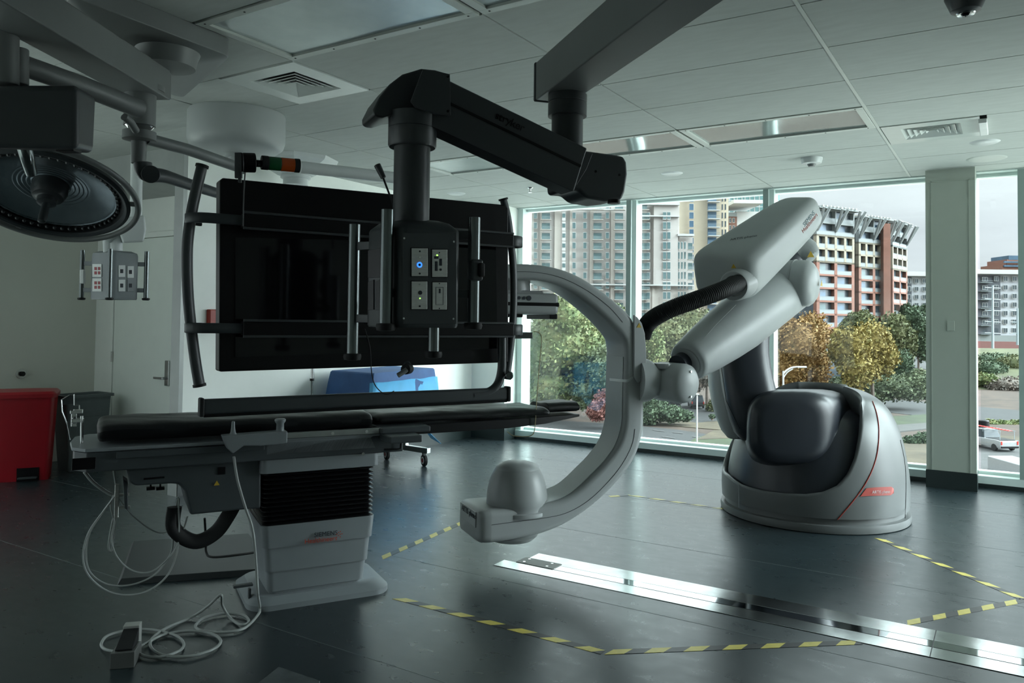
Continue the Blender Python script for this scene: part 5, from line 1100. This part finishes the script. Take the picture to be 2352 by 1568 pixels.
def tree(lab, blobs, d, lm, n=2600, ls=.38, trunk=None, name='tree', grp=None, base=None):
    cs = [(at(x, y, d+dd), rx*d/FPX, rz*d/FPX) for x, y, rx, rz, dd in blobs]; b = at(trunk[0], trunk[1], d) if trunk else V((cs[0][0].x, cs[0][0].y, GZ if base is None else base))
    g = thing(name, lab, 'tree' if name == 'tree' else 'shrub', b, grp); q = MB(); rnd = random.Random(int(b.x*10+d)); A = sum(r*z for _, r, z in cs)
    for c, rx, rz in cs:
        k = int(1.9*n*rx*rz/A); hs = V((rnd.random()*50, rnd.random()*50, 0))
        for i in range(k):
            v = V((rnd.gauss(0, 1), rnd.gauss(0, 1), rnd.gauss(0, 1))).normalized(); f = 1+.30*noise.noise(v*2.3+hs)+.16*noise.noise(v*6+hs); rr_ = f*(rnd.uniform(.62, 1.03) if rnd.random() < .8 else rnd.uniform(.9, 1.14))
            p = c+V((v.x*rx*rr_, v.y*rx*rr_, v.z*rz*rr_)); s_ = ls*.62*rnd.uniform(.6, 1.5)
            a = V((rnd.gauss(0, 1), rnd.gauss(0, 1), rnd.gauss(0, 1))).normalized(); e = a.orthogonal().normalized(); e2 = a.cross(e)
            q.bm.faces.new([q.bm.verts.new(p+x) for x in (e*s_, e2*s_*.7, -e*s_, -e2*s_*.7)])
        q.ell(c, rx*.80, rx*.80, rz*.80, 14)
    L = wloc(g)
    for v in q.bm.verts: v.co -= L
    me = bpy.data.meshes.new('foliage'); q.bm.to_mesh(me); q.bm.free(); me.materials.append(LM[lm]); o = bpy.data.objects.new('foliage', me); COL.objects.link(o); o.parent = g
    c, rx, rz = cs[0]; tr = max(.12, rx*.07); q = MB(); q.tube([b-up*.2, b+(V((c.x, c.y, c.z))-b)*.5, V((c.x, c.y, c.z))], lambda t: tr*(1.5-1.0*t), 10)
    for a in range(4): q.tube([b+(c-b)*.6, c+V((math.cos(a*1.6)*rx*.5, math.sin(a*1.6)*rx*.5, rz*.25))], lambda t: tr*.5*(1-.6*t), 6)
    q.build('trunk', M['bark'], g); return g
tg = 'autumn trees outside the windows'
tree('big yellow-green tree filling the left window inside the curved arm', [(1290, 790, 72, 90, 0), (1240, 830, 50, 95, 2), (1345, 820, 70, 80, 2), (1300, 720, 45, 48, -2), (1370, 750, 55, 60, 6), (1270, 890, 60, 45, 0), (1420, 770, 40, 70, 6)], 100, 'yg', 9000, .36, (1284, 975))
tree('dark blue-green tree behind the curved arm, right of the yellow-green one', [(1385, 860, 42, 62, 0), (1420, 830, 36, 50, 3), (1350, 905, 36, 34, 0)], 96, 'bg', 3000, .33, (1392, 960))
tree('reddish tree low beside the curved arm at the left window', [(1400, 930, 38, 34, 0), (1425, 900, 28, 36, 0), (1372, 945, 22, 22, -1)], 92, 'red', 3000, .24, (1405, 985))
tree('olive tree under the black hose in the middle window', [(1530, 775, 55, 55, 0), (1500, 820, 40, 60, -3), (1590, 760, 52, 60, 4), (1560, 830, 50, 45, 2)], 118, 'ol', 5200, .36, (1530, 930))
tree('bright green low tree between the curved arm and the wrist joint', [(1500, 790, 24, 40, 0), (1497, 840, 20, 40, 0)], 105, 'yg', 1600, .3, (1500, 950))
tree('reddish-brown tree above the wrist joint', [(1560, 822, 34, 28, 0), (1600, 830, 30, 26, 0)], 128, 'red', 1800, .36, (1570, 900))
tree('grey-brown bare tree right of the wrist joint', [(1622, 850, 34, 34, 0), (1640, 800, 30, 40, 4), (1600, 880, 22, 18, 0)], 112, 'gb', 3000, .26, (1624, 925))
tree('round dark green shrub below the wrist joint', [(1505, 935, 30, 20, 0), (1540, 950, 34, 18, -2), (1490, 955, 22, 20, -2), (1575, 955, 16, 12, -2)], 98, 'dg', 2600, .26, (1520, 975), 'shrub')
tree('small olive shrub by the parking lot left of the dark arm', [(1638, 935, 16, 17, 0)], 112, 'ol', 700, .24, (1638, 952), 'shrub')
tree('tiny round clipped shrub on the dry lawn', [(1636, 956, 7, 5, 0)], 100, 'dg', 200, .16, (1636, 961), 'shrub')
tree('orange autumn tree right of the upper arm', [(1835, 800, 52, 68, 0), (1800, 770, 38, 48, 2), (1868, 770, 38, 52, 2), (1812, 850, 45, 50, 0), (1870, 840, 36, 50, 2)], 110, 'or', 7000, .34, (1840, 930))
tree('yellow autumn tree in the middle of the right window', [(1958, 800, 36, 50, 0), (1930, 800, 26, 42, 2), (1965, 850, 34, 40, -1)], 104, 'ye', 3600, .32, (1960, 940))
tree('yellow and orange rounded tree in front of the brick apartments', [(2000, 785, 44, 42, 0), (2030, 820, 30, 40, 0), (1990, 835, 38, 40, 0)], 112, 'ye', 3600, .32, (2005, 930))
tree('olive rounded tree right against the brick apartments', [(1978, 742, 34, 26, 0), (1950, 755, 22, 22, 0)], 150, 'ol', 1800, .4, (1978, 850))
tree('brownish olive tree at the right end of the brick apartments', [(2055, 760, 32, 40, 0), (2075, 790, 28, 40, 0), (2050, 810, 30, 34, 0)], 140, 'ol', 3000, .4, (2060, 880))
tree('dark green tree beside the pale column', [(2108, 750, 26, 40, 0), (2122, 790, 22, 40, 0), (2095, 730, 20, 22, 0)], 150, 'dg', 2400, .4, (2110, 860))
tree('dark round bush below the olive tree', [(2070, 835, 24, 30, 0), (2050, 850, 20, 24, 0)], 125, 'dg', 1500, .34, (2070, 880))
tree('blue-green hedge trees low above the robot base', [(2000, 895, 46, 28, 0), (2055, 890, 50, 28, 0), (2105, 885, 36, 34, 0), (1940, 890, 40, 24, 0)], 118, 'bg', 4600, .32, (2030, 935), 'shrub')
tree('tall dark conifer group in front of the white apartments', [(2082, 712, 12, 14, 0), (2104, 716, 12, 14, 0), (2124, 722, 12, 20, 0)], 200, 'dg', 1200, .5, (2104, 780))
for i, (x, y, rx, rz, d, lm, lab) in enumerate(((2275, 850, 34, 22, 172, 'dg', 'dark green bush on the bank right of the pale column'), (2330, 838, 40, 24, 176, 'ol', 'olive bush on the bank at the right edge, below the white apartments'), (2262, 872, 26, 14, 160, 'yg', 'yellow-green bush low on the bank beside the column'), (2318, 884, 46, 18, 158, 'gb', 'pale brown bush low on the bank at the right edge'), (2290, 825, 50, 14, 184, 'dg', 'long dark bush along the top of the bank'))):
    tree(lab, [(x, y, rx, rz, 0), (x-rx*.6, y+4, rx*.5, rz*.8, 0), (x+rx*.6, y+2, rx*.5, rz*.9, 0)], d, lm, 1500, .34, (x, y+rz), 'shrub')
tree('long green hedge between the far road and the gravel yard', [(2275, 972, 26, 9, 0), (2310, 975, 26, 10, 0), (2350, 976, 30, 11, 0), (2250, 974, 20, 8, 0), (2380, 978, 26, 11, 0)], 102, 'yg', 2600, .22, (2310, 985), 'shrub')
tree('low scrub on the dry field left of the pale column', [(2095, 1012, 22, 10, 0), (2120, 1006, 20, 12, 0), (2075, 1018, 18, 8, 0)], 84, 'dg', 1400, .2, (2100, 1022), 'shrub')
q = MB(); q.prism([at(2200, 914, 152), at(2420, 918, 150), at(2420, 936, 150), at(2200, 930, 152)], FW*.1); q.build('silt_fence', M['black'], label='long black silt fence at the foot of the bank', cat='fence')

# buildings
mk('stone', (0.347, 0.321, 0.305), .85, var=.06, scale=.1); mk('stone_light', (0.443, 0.405, 0.369), .85, var=.05, scale=.1); mk('stucco_white', (0.381, 0.381, 0.373), .8, var=.03, scale=.1); mk('cream', (0.405, 0.348, 0.267), .85, var=.05, scale=.08)
mk('brick_red', (0.162, 0.069, 0.048), .85, var=.12, scale=.6); mk('cream_band', (0.211, 0.182, 0.139), .85, var=.04, scale=.1); mk('concrete', (0.174, 0.186, 0.186), .8, var=.05, scale=.2); mk('dark_siding', (0.056, 0.060, 0.071), .8); mk('pale_siding', (0.348, 0.348, 0.373), .8, var=.03, scale=.2)
mk('railing_dark', (.13, .145, .15), .6); mk('window_teal', (0.060, 0.102, 0.108), .3, var=.3, scale=.3, spec=.4); mk('window_blue', (0.042, 0.084, 0.132), .3, var=.3, scale=.25, spec=.4); mk('window_dark', (.035, .045, .055), .3, var=.3, scale=.4, spec=.4); mk('railing', (0.180, 0.204, 0.210), .5); mk('curtain_teal', (.18, .34, .34), .15, var=.15, scale=.1, spec=.8)
class Bld:
    def __init__(s, name, lab, px, d, zt, zb=GZ, cat='building'):
        s.d = d; s.c = at(px, hzn(px), d); s.g = thing(name, lab, cat, V((s.c.x, s.c.y, zb))); s.n = 0; s.cache = {}; s.more = {}
    def P(s, px, py, o=0): return at(px, py, s.d-o)      # on a plane facing the room; o = how far it sticks out
    def box(s, nm, x0, x1, y0, y1, m, o=0, th=12, par=None, bev=0):
        q = MB(); a, b, c, e = [s.P(x, y) for x, y in ((x0, y1), (x1, y1), (x1, y0), (x0, y0))]; z0, z1 = (a.z+b.z)/2, (c.z+e.z)/2; r = V((RT.x, RT.y, 0)).normalized(); f = V((FW.x, FW.y, 0)).normalized()
        w = (b-a).dot(r); m0 = (a+b)/2; q.box(V((m0.x, m0.y, (z0+z1)/2))+f*(th/2-o), (w, th, z1-z0), (r, f, up)); return q.build(nm, M[m], par or s.g, bevel=bev, smooth=False)
    def rep(s, key, px, py, make):      # repeated part, mesh shared; after 100 of a kind it goes into one rest mesh
        r = V((RT.x, RT.y, 0)).normalized(); f = V((FW.x, FW.y, 0)).normalized(); p = s.P(px, py, 0)-wloc(s.g)
        if key not in s.cache:
            subs = []
            for nm, m, boxes in make(s.d/FPX):
                q = MB()
                for (cx, cz, w, h, o, th) in boxes: q.box(r*cx+up*cz-f*(o-th/2), (w, th, h), (r, f, up))
                bmesh.ops.recalc_face_normals(q.bm, faces=q.bm.faces); me = bpy.data.meshes.new(nm); q.bm.to_mesh(me); q.bm.free(); me.materials.append(M[m]); subs.append((nm, me))
            s.cache[key] = [subs, 0]
        subs, k = s.cache[key]; s.cache[key][1] += 1; par = s.g
        for i, (nm, me) in enumerate(subs):
            ob = bpy.data.objects.new(nm, me); COL.objects.link(ob); ob.parent = par
            ob.location = p if i == 0 else (0, 0, 0)
            if i == 0: par = ob
win = lambda w, h, fm='stucco_white', gm='window_teal': (lambda k: [('window', fm, [(0, 0, w*k, h*k, .15, .3)]), ('pane', gm, [(0, 0, (w-1.6)*k, (h-1.8)*k, .22, .2)])])
winp = lambda w, h, fm='stucco_white', gm='window_dark': (lambda k: [('window', fm, [(0, 0, w*k, h*k, .15, .3)]), ('pane', gm, [(-w*k*.24, 0, (w*.36)*k, (h-1.6)*k, .22, .2), (w*k*.24, 0, (w*.36)*k, (h-1.6)*k, .22, .2)])])
bal = lambda w, h, gm='window_teal': (lambda k: [('balcony', 'stone_light', [(0, -h*k*.5, w*k, 1.4*k, 1.6, 1.8)]), ('pane', gm, [(0, 0, (w*.74)*k, (h-2)*k, .22, .3)]), ])
rail = lambda w, h: (lambda k: [('railing', 'railing', [(0, -h*k*.12, w*k, .5*k, 1.7, .1)]+[((-.5+i/9)*w*k*.98, -h*k*.3, .35*k, h*k*.36, 1.7, .08) for i in range(10)])])
A_b = Bld('apartment_tower', 'tall greyish stone apartment tower with stacked balconies in the left window', 1380, 235, 45)
A_b.box('wall', 1196, 1558, 430, 960, 'stone', 0); A_b.box('wall', 1556, 1592, 540, 960, 'stone', -1.5)
for x0, x1 in ((1206, 1222), (1236, 1243), (1270, 1284), (1305, 1310), (1352, 1360), (1400, 1409), (1468, 1482), (1496, 1502)): A_b.box('pilaster', x0, x1, 430, 900, 'stone_light', .35, 1)
A_b.box('cornice', 1196, 1436, 479, 482, 'stucco_white', .8, 1.4); A_b.box('cornice', 1465, 1560, 495, 498, 'stucco_white', .8, 1.4); A_b.box('cornice', 1556, 1594, 537, 542, 'stucco_white', .5, 3); A_b.box('cornice', 1196, 1594, 652, 655, 'stucco_white', .8, 1.4); A_b.box('cornice', 1470, 1560, 466, 471, 'stucco_white', .8, 2)
A_b.box('wall', 1500, 1556, 468, 656, 'stone', .5, 2); A_b.box('base_storey', 1460, 1594, 656, 960, 'stone_light', .25, 2)
for r in range(13):
    y = 472+22.9*r
    for x in (1212, 1229.6, 1318.5, 1343.4, 1395): A_b.rep('w', x, y, win(8.4, 15))
    A_b.rep('n', 1295, y, lambda k: [('window', 'stucco_white', [(0, -1.5*k, 8*k, 21*k, .15, .3)]), ('pane', 'window_teal', [(0, 0, 6.6*k, 9*k, .22, .2)])])
    for x in (1253.7, 1372.3, 1421.9, 1477): A_b.rep('b', x, y+2, bal(25 if x < 1470 else 22, 17)); A_b.rep('r', x, y+2, rail(25 if x < 1470 else 22, 17))
    if y > 476:
        A_b.rep('w2', 1489, y+1, win(7.6, 16))
        for x in (1525.6, 1535.2): A_b.rep('w3', x, y+1, win(7.6, 16) if False else (lambda k: [('window', 'stucco_white', [(0, 0, 8.2*k, 18*k, .65, .3)]), ('pane', 'window_teal', [(0, .5*k, 6.8*k, 15*k, .72, .2)])]))
    if y > 545:
        for x in (1559, 1566, 1573): A_b.rep('w4', x, y, win(4.6, 17))
        A_b.rep('b2', 1585, y+2, bal(13, 17)); A_b.rep('r2', 1585, y+2, rail(13, 17))
B_b = Bld('cream_tower', 'cream tower with blue glazed balconies behind the grey stone tower', 1620, 285, 50)
B_b.box('wall', 1545, 1672, 446, 826, 'cream', 0, 20); B_b.box('wall', 1560, 1628, 440, 447, 'cream', 0, 20); B_b.box('parapet', 1626, 1672, 436, 448, 'stone_light', .5, 12)
for r in range(16):
    y = 456+19.4*r
    B_b.rep('w', 1588, y, win(11, 16, 'stone_light', 'window_blue')); B_b.rep('bb', 1637, y, lambda k: [('balcony', 'stucco_white', [(0, -9*k, 27*k, 1.6*k, 2.4, 2.6)]), ('pane', 'window_blue', [(-2*k, 0, 20*k, 17*k, .3, .4)])]); B_b.rep('rr', 1637, y-1, rail(27, 17))
    for x in (1659, 1666): B_b.rep('w5', x, y, win(4.6, 15, 'cream', 'window_dark'))
C_b = Bld('glass_tower', 'teal glass office tower with white mullions behind the white robot arm', 1720, 380, 60)
C_b.box('curtain_wall', 1672, 1790, 380, 806, 'curtain_teal', 0, 20)
for x in (1673, 1684, 1691, 1702, 1709, 1720, 1731, 1742, 1753, 1764): C_b.box('mullion', x, x+1.6, 380, 700, 'stucco_white', .6, .7)
for r in range(12): C_b.box('floor_band', 1672, 1790, 432+14*r, 433.4+14*r, 'stucco_white', .4, .5)
W_b = Bld('white_hall', 'white low block with projecting roof slab in front of the glass tower', 1715, 300, 30)
W_b.box('wall', 1690, 1760, 484, 822, 'stucco_white', 0, 14); W_b.box('roof_slab', 1672, 1737, 466, 474, 'stucco_white', 8, 20); W_b.box('wall', 1672, 1692, 496, 780, 'brick_red', 0, 10); W_b.box('roof_rail', 1673, 1692, 488, 497, 'railing', .3, .4)
for r in range(5):
    for x in (1677, 1685): W_b.rep('w', x, 506+17*r, win(5, 11, 'stucco_white', 'window_dark'))
L_b = Bld('white_house', 'white low building with dark windows under the robot elbow, above the orange tree', 1820, 190, 5)
L_b.box('wall', 1765, 1858, 698, 860, 'stucco_white', 0, 10)
for x in (1797, 1806, 1835): L_b.rep('w', x, 712, win(8, 12, 'stucco_white', 'window_dark')); L_b.rep('w', x+3, 738, win(8, 12, 'stucco_white', 'window_dark'))
# brick apartment block with slanted roof struts, three set-back wings
R_b = Bld('brick_apartments', 'brick and cream apartment block with grey slanted struts under a roof pergola', 1970, 183, 28)
def wing(x0, x1, d0, d1, bays_top, bays_low, ytop, top_rows=2):
    pA, pB = at(x0, hzn(x0), d0), at(x1, hzn(x1), d1); u_ = (pB-pA); u_.z = 0; Wd = u_.length; u_.normalize(); nv = V((u_.y, -u_.x, 0)); nv = nv if nv.dot(FW) < 0 else -nv
    Q = lambda s, o, z: V((pA.x, pA.y, 0))+u_*s+nv*o+up*z; zt = ytop; fh = 2.9
    def bx(nm, s0, s1, z0, z1, o, th, m, par=R_b.g): q = MB(); q.box(Q((s0+s1)/2, o-th/2, (z0+z1)/2), (s1-s0, th, z1-z0), (u_, nv, up)); return q.build(nm, M[m], par, smooth=False)
    bx('core_wall', 0, Wd, GZ, zt-.3, 0, 14, 'window_dark'); bx('roof', -.6, Wd+.6, zt-.5, zt-.15, 2.2, 5, 'concrete')
    for i in range(int(Wd/1.2)): bx('roof_slat', i*1.2, i*1.2+.35, zt-.15, zt+.1, 2.6, 5, 'stucco_white')
    def band(z1, rows, bays, m, pier, rl):
        z0 = z1-rows*fh; bw = Wd/bays
        q = MB()
        for i in range(bays+1): q.box(Q(min(max(i*bw, pier/2), Wd-pier/2), .3, (z0+z1)/2), (pier, 1.2, z1-z0), (u_, nv, up))
        for j in range(rows+1): q.box(Q(Wd/2, .3, z1-j*fh), (Wd, 1.2, .42), (u_, nv, up))
        q.build('facade_frame', M[m], R_b.g, smooth=False)
        for j in range(rows):
            for i in range(bays):
                zc_ = z1-j*fh-fh/2; s_ = (i+.5)*bw; q = MB(); q.box(Q(s_, .1, zc_+.1), (bw-pier, .1, fh*.62), (u_, nv, up)) if False else None
                q = MB(); q.box(Q(s_-bw*.12, -.45+.5, zc_), ((bw-pier)*.55, .1, fh-.6), (u_, nv, up)); q.build('balcony_door', M['window_blue' if (i+j) % 3 else 'window_teal'], R_b.g, smooth=False)
                q = MB(); q.box(Q(s_, .88, zc_-.35), (bw-pier, .05, .06), (u_, nv, up)); q.box(Q(s_, .85, zc_-.85), (bw-pier, .03, .85), (u_, nv, up)); q.build('railing', M['railing_dark'], R_b.g, smooth=False)
        return z0
    z = band(zt-.5, 2, max(2, bays_low), 'concrete', .35, 0); z = band(z, 2, bays_top, 'cream_band', .75, 0); z = band(z, 7, bays_low, 'brick_red', .95, 0)
    for i in range(max(2, bays_low)+1):
        s_ = min(max(Wd*i/max(2, bays_low), .3), Wd-.3)
        for k in (-1, 1): q = MB(); a, b = Q(s_, .9, zt-5.2), Q(s_+k*.9, 3.4, zt-.5); q.tube([a, b], .32, 6); q.build('roof_strut', M['concrete'], R_b.g)
wing(1868, 1955, 172, 178, 4, 2, 27.6); wing(1965, 2034, 184, 190, 4, 2, 27.3); wing(2042, 2076, 197, 206, 3, 2, 28.0)
R_b.d = 186; R_b.box('link_wall', 1940, 1972, 492, 800, 'cream_band', 0, 8); R_b.box('link_wall', 2030, 2046, 512, 800, 'brick_red', 0, 8); R_b.box('roof_house', 1896, 1944, 466, 500, 'cream', -6, 6)
R_b.box('link_wall', 1850, 1872, 692, 860, 'brick_red', 0, 8)
for r in range(11): R_b.rep('lw', 1960, 505+25*r, win(5, 17, 'stucco_white', 'window_dark'))
# pale apartments
E_b = Bld('white_apartments', 'pale five-storey apartments with dark siding, right of the pale column', 2300, 275, 20, -1)
E_b.box('wall', 2236, 2420, 626, 806, 'pale_siding', 0, 14); E_b.box('wall', 2243, 2297, 632, 806, 'dark_siding', .4, 1); E_b.box('cornice', 2234, 2424, 620, 630, 'stucco_white', 1.5, 16); E_b.box('wall', 2343, 2356, 632, 806, 'brick_red', .4, 1); E_b.box('base_wall', 2236, 2420, 770, 806, 'concrete', .6, 1)
for r in range(8):
    y = 640+19.7*r
    if y > 780: break
    for x in (2288, 2309, 2330, 2350, 2372): E_b.rep('w', x, y, winp(10, 11))
    E_b.rep('bw', 2262, y+1, winp(12, 10)); E_b.rep('bal', 2260, y+5, lambda k: [('balcony', 'railing', [(0, -4*k, 27*k, 1.2*k, 1.8, 1.9), (0, 0, 27*k, .5*k, 1.8, .1)])])
D_b = Bld('grey_apartments', 'pale apartments with dark siding seen between the brick block and the column', 2100, 285, 18, -3)
D_b.box('wall', 2050, 2150, 630, 770, 'pale_siding', 0, 14); D_b.box('wall', 2074, 2093, 636, 770, 'dark_siding', .4, 1); D_b.box('cornice', 2050, 2152, 624, 634, 'stucco_white', 1.5, 16)
for r in range(7):
    y = 645+18.3*r
    D_b.rep('d', 2085, y, winp(14, 11)); D_b.rep('w', 2105, y, winp(9, 10)); D_b.rep('w', 2123, y, winp(9, 10))
H_b = Bld('far_office', 'hazy brick office with blue glass top beyond the pale apartments, right edge', 2335, 430, 30, -1)
H_b.box('wall', 2303, 2400, 607, 700, 'brick_red', 0, 20); H_b.box('upper_storey', 2313, 2400, 596, 607, 'brick_red', 0, 18); H_b.box('glass_top', 2317, 2400, 587, 597, 'window_blue', 0, 16)
for r in range(2): H_b.box('window_band', 2306, 2400, 600+9*r, 604+9*r, 'window_blue', .4, 1)
q = MB(); q.prism([at(2236, 783, 200), at(2420, 786, 200), at(2420, 801, 200), at(2236, 799, 200)], FW*.2); q.build('site_wall', mat('maroon_wall', (.17, .07, .065), .8), label='low maroon wall along the top of the bank', cat='wall')
mk('galvanised', (0.300, 0.345, 0.375), .5)
for x, yt, yb, lab in ((2280, 655, 800, 'pale steel utility pole with cross-arms just right of the column'), (2337, 708, 792, 'shorter pale blue steel utility pole at the right edge')):
    g = thing('utility_pole', lab, 'pole', at(x, yb, 195), 'utility poles on the bank'); MB().cyl(at(x, yb, 195), at(x, yt, 195), .32, .22, 12).build('mast', M['galvanised'], g)
    for k in range(5):
        y = yt+3+26*k
        if y < yb-20: q = MB(); q.tube([at(x-18, y+2, 195), at(x+18, y+4, 195)], .13, 6); q.build('cross_arm', M['galvanised'], g)
def lamp(lab, px, py0, py1, d, arm):
    g = thing('street_lamp', lab, 'street lamp', V((at(px, py0, d).x, at(px, py0, d).y, GZ)), 'street lamps outside'); b = at(px, py1, d); MB().cyl(V((b.x, b.y, GZ)), b, .10, .07, 12).build('pole', M['stucco_white'], g)
    if arm:
        MB().tube(catmull([at(px, py1+6, d), at(px+8, py1-2, d), at(px+20, py1-8, d), at(px+34, py1-9.5, d)], 6), .07, 8).build('lamp_arm', M['stucco_white'], g); MB().tube(catmull([at(px, py1+16, d), at(px+9, py1+3, d), at(px+22, py1-5, d)], 6), .05, 8).build('lamp_brace', M['stucco_white'], g)
        q = MB(); q.box(at(px+42, py1-9.5, d), (.75, .3, .12), (RT, FW, UP)); q.build('lamp_head', M['stucco_white'], g, bevel=.03)
    else: q = MB(); q.box(at(px-1, py1, d)+up*.05, (.5, .25, .12), (RT, FW, UP)); q.build('lamp_head', M['stucco_white'], g, bevel=.03)
lamp('white street lamp with curved arm in front of the orange tree', 1799, 900, 852, 62, True); lamp('plain white lamp post by the parking lot below the wrist joint', 1601, 1016, 906, 82, False)
# vehicles
mk('car_dark', (.03, .035, .04), .25, coat=.5); mk('car_white', (0.298, 0.302, 0.307), .3, coat=.4); mk('car_silver', (0.180, 0.192, 0.204), .3, coat=.4); mk('tail_light', (.5, .03, .02), .3); mk('tyre', (.015, .015, .015), .8)
def car(name, lab, px, py, body, W_=1.9, L_=4.6, Hh=1.7, ang=0, pick=False, cat='car'):
    p = G(px, py)+up*.12; f = V((FW.x, FW.y, 0)).normalized(); f = Matrix.Rotation(math.radians(ang), 3, 'Z') @ f; r = V((f.y, -f.x, 0)); g = thing(name, lab, cat, p, None)
    Pq = lambda a, b, c: p+r*a+f*b+up*c
    sec = [(0, .35, .95), (.08, .3, 1.05), (.5, .3, 1.1), (2.6, .3, 1.08), (L_*.8, .3, 1.0), (L_-.1, .32, .9), (L_, .4, .75)]
    q = MB(); q.loops([[Pq(a*W_/2, b, c) for a, c in ((-.92, z0), (.92, z0), (1, (z0+z1)/2), (.95, z1), (-.95, z1), (-1, (z0+z1)/2))] for b, z0, z1 in sec]); bd_ = q.build('car_body', M[body], g, bevel=.06)
    c0, c1 = (L_*.42, L_*.78) if pick else (.1, L_*.72)
    q = MB(); q.loops([[Pq(a*W_/2, b, z) for a, b, z in ((-.9, c0, 1.05), (.9, c0, 1.05), (.9, c1, 1.0), (-.9, c1, 1.0))], [Pq(a*W_/2, b, z) for a, b, z in ((-.74, c0+.25, Hh), (.74, c0+.25, Hh), (.74, c1-.7, Hh), (-.74, c1-.7, Hh))]]); q.build('cabin', M['window_dark'], g, bevel=.04)
    q = MB(); q.box(Pq(0, (c0+.25+c1-.7)/2, Hh+.03), (W_*.72, c1-c0-.95, .06), (r, f, up)); q.build('roof', M[body], g, bevel=.02)
    if pick: q = MB(); q.box(Pq(0, L_*.22, 1.06), (W_*.8, L_*.36, .12), (r, f, up)); q.build('load_bed', M['black'], g)
    for a in (-1, 1):
        q = MB(); q.box(Pq(a*W_*.42, -.01, .85), (.14, .06, .35), (r, f, up)); q.build('tail_light', M['tail_light'], g)
        for b in (.85, L_-.95): c = Pq(a*(W_/2-.1), b, .33); MB().cyl(c-r*.12, c+r*.12, .35, n=18).build('wheel', M['tyre'], g, bevel=.03)
    q = MB(); q.box(Pq(0, -.05, .45), (W_*.9, .14, .18), (r, f, up)); q.build('bumper', M['black'], g, bevel=.03); return g, Pq, r, f
car('car', 'dark SUV seen from behind in the parking lot right of the wrist joint', 1603, 940, 'car_dark', 1.95, 4.7, 1.85, -6)
car('car', 'dark parked car partly hidden under the wrist joint', 1562, 936, 'car_dark', 1.85, 4.6, 1.5, 70)
car('car', 'pale silver car behind the low green shrub', 1530, 948, 'car_silver', 1.85, 4.5, 1.45, 80)
g, Pq, r_, f_ = car('pickup_truck', 'white pickup truck with a red ladder on its rack, gravel yard at the right edge', 2319, 1040, 'car_white', 2.1, 5.4, 1.85, 8, True, 'truck')
q = MB()
for a in (-.8, .8):
    q.tube([Pq(a, .3, 1.1), Pq(a, .3, 2.0)], .03, 6); q.tube([Pq(a, 2.6, 1.1), Pq(a, 2.6, 2.0)], .03, 6); q.tube([Pq(a, .2, 2.0), Pq(a, 2.7, 2.0)], .03, 6)
q.build('ladder_rack', M['galvanised'], g)
q = MB()
for a in (-.35, .05): q.tube([Pq(a, -.3, 2.1), Pq(a-.3, 4.0, 2.12)], .03, 6)
for k in range(11): q.tube([Pq(-.35-.028*k, -.2+.4*k, 2.1), Pq(.05-.028*k, -.2+.4*k, 2.1)], .025, 6)
q.build('ladder', M['red'], g)
q = MB(); c = G(2335, 1092)+up*.7; q.box(c, (2.2, 4.5, 1.2), (RT, V((FW.x, FW.y, 0)).normalized(), up)); q.build('site_trailer', M['car_white'], bevel=.1, label='white low trailer top just above the sill at the right edge', cat='trailer')
for px, py, nm in ((2256, 985, 'black covered drum at the left end of the hedge beyond the gravel yard'),): c = G(px, py+8); MB().cyl(c, c+up*1.5, .75, n=20).build('drum', M['black'], bevel=.15, label=nm, cat='container')
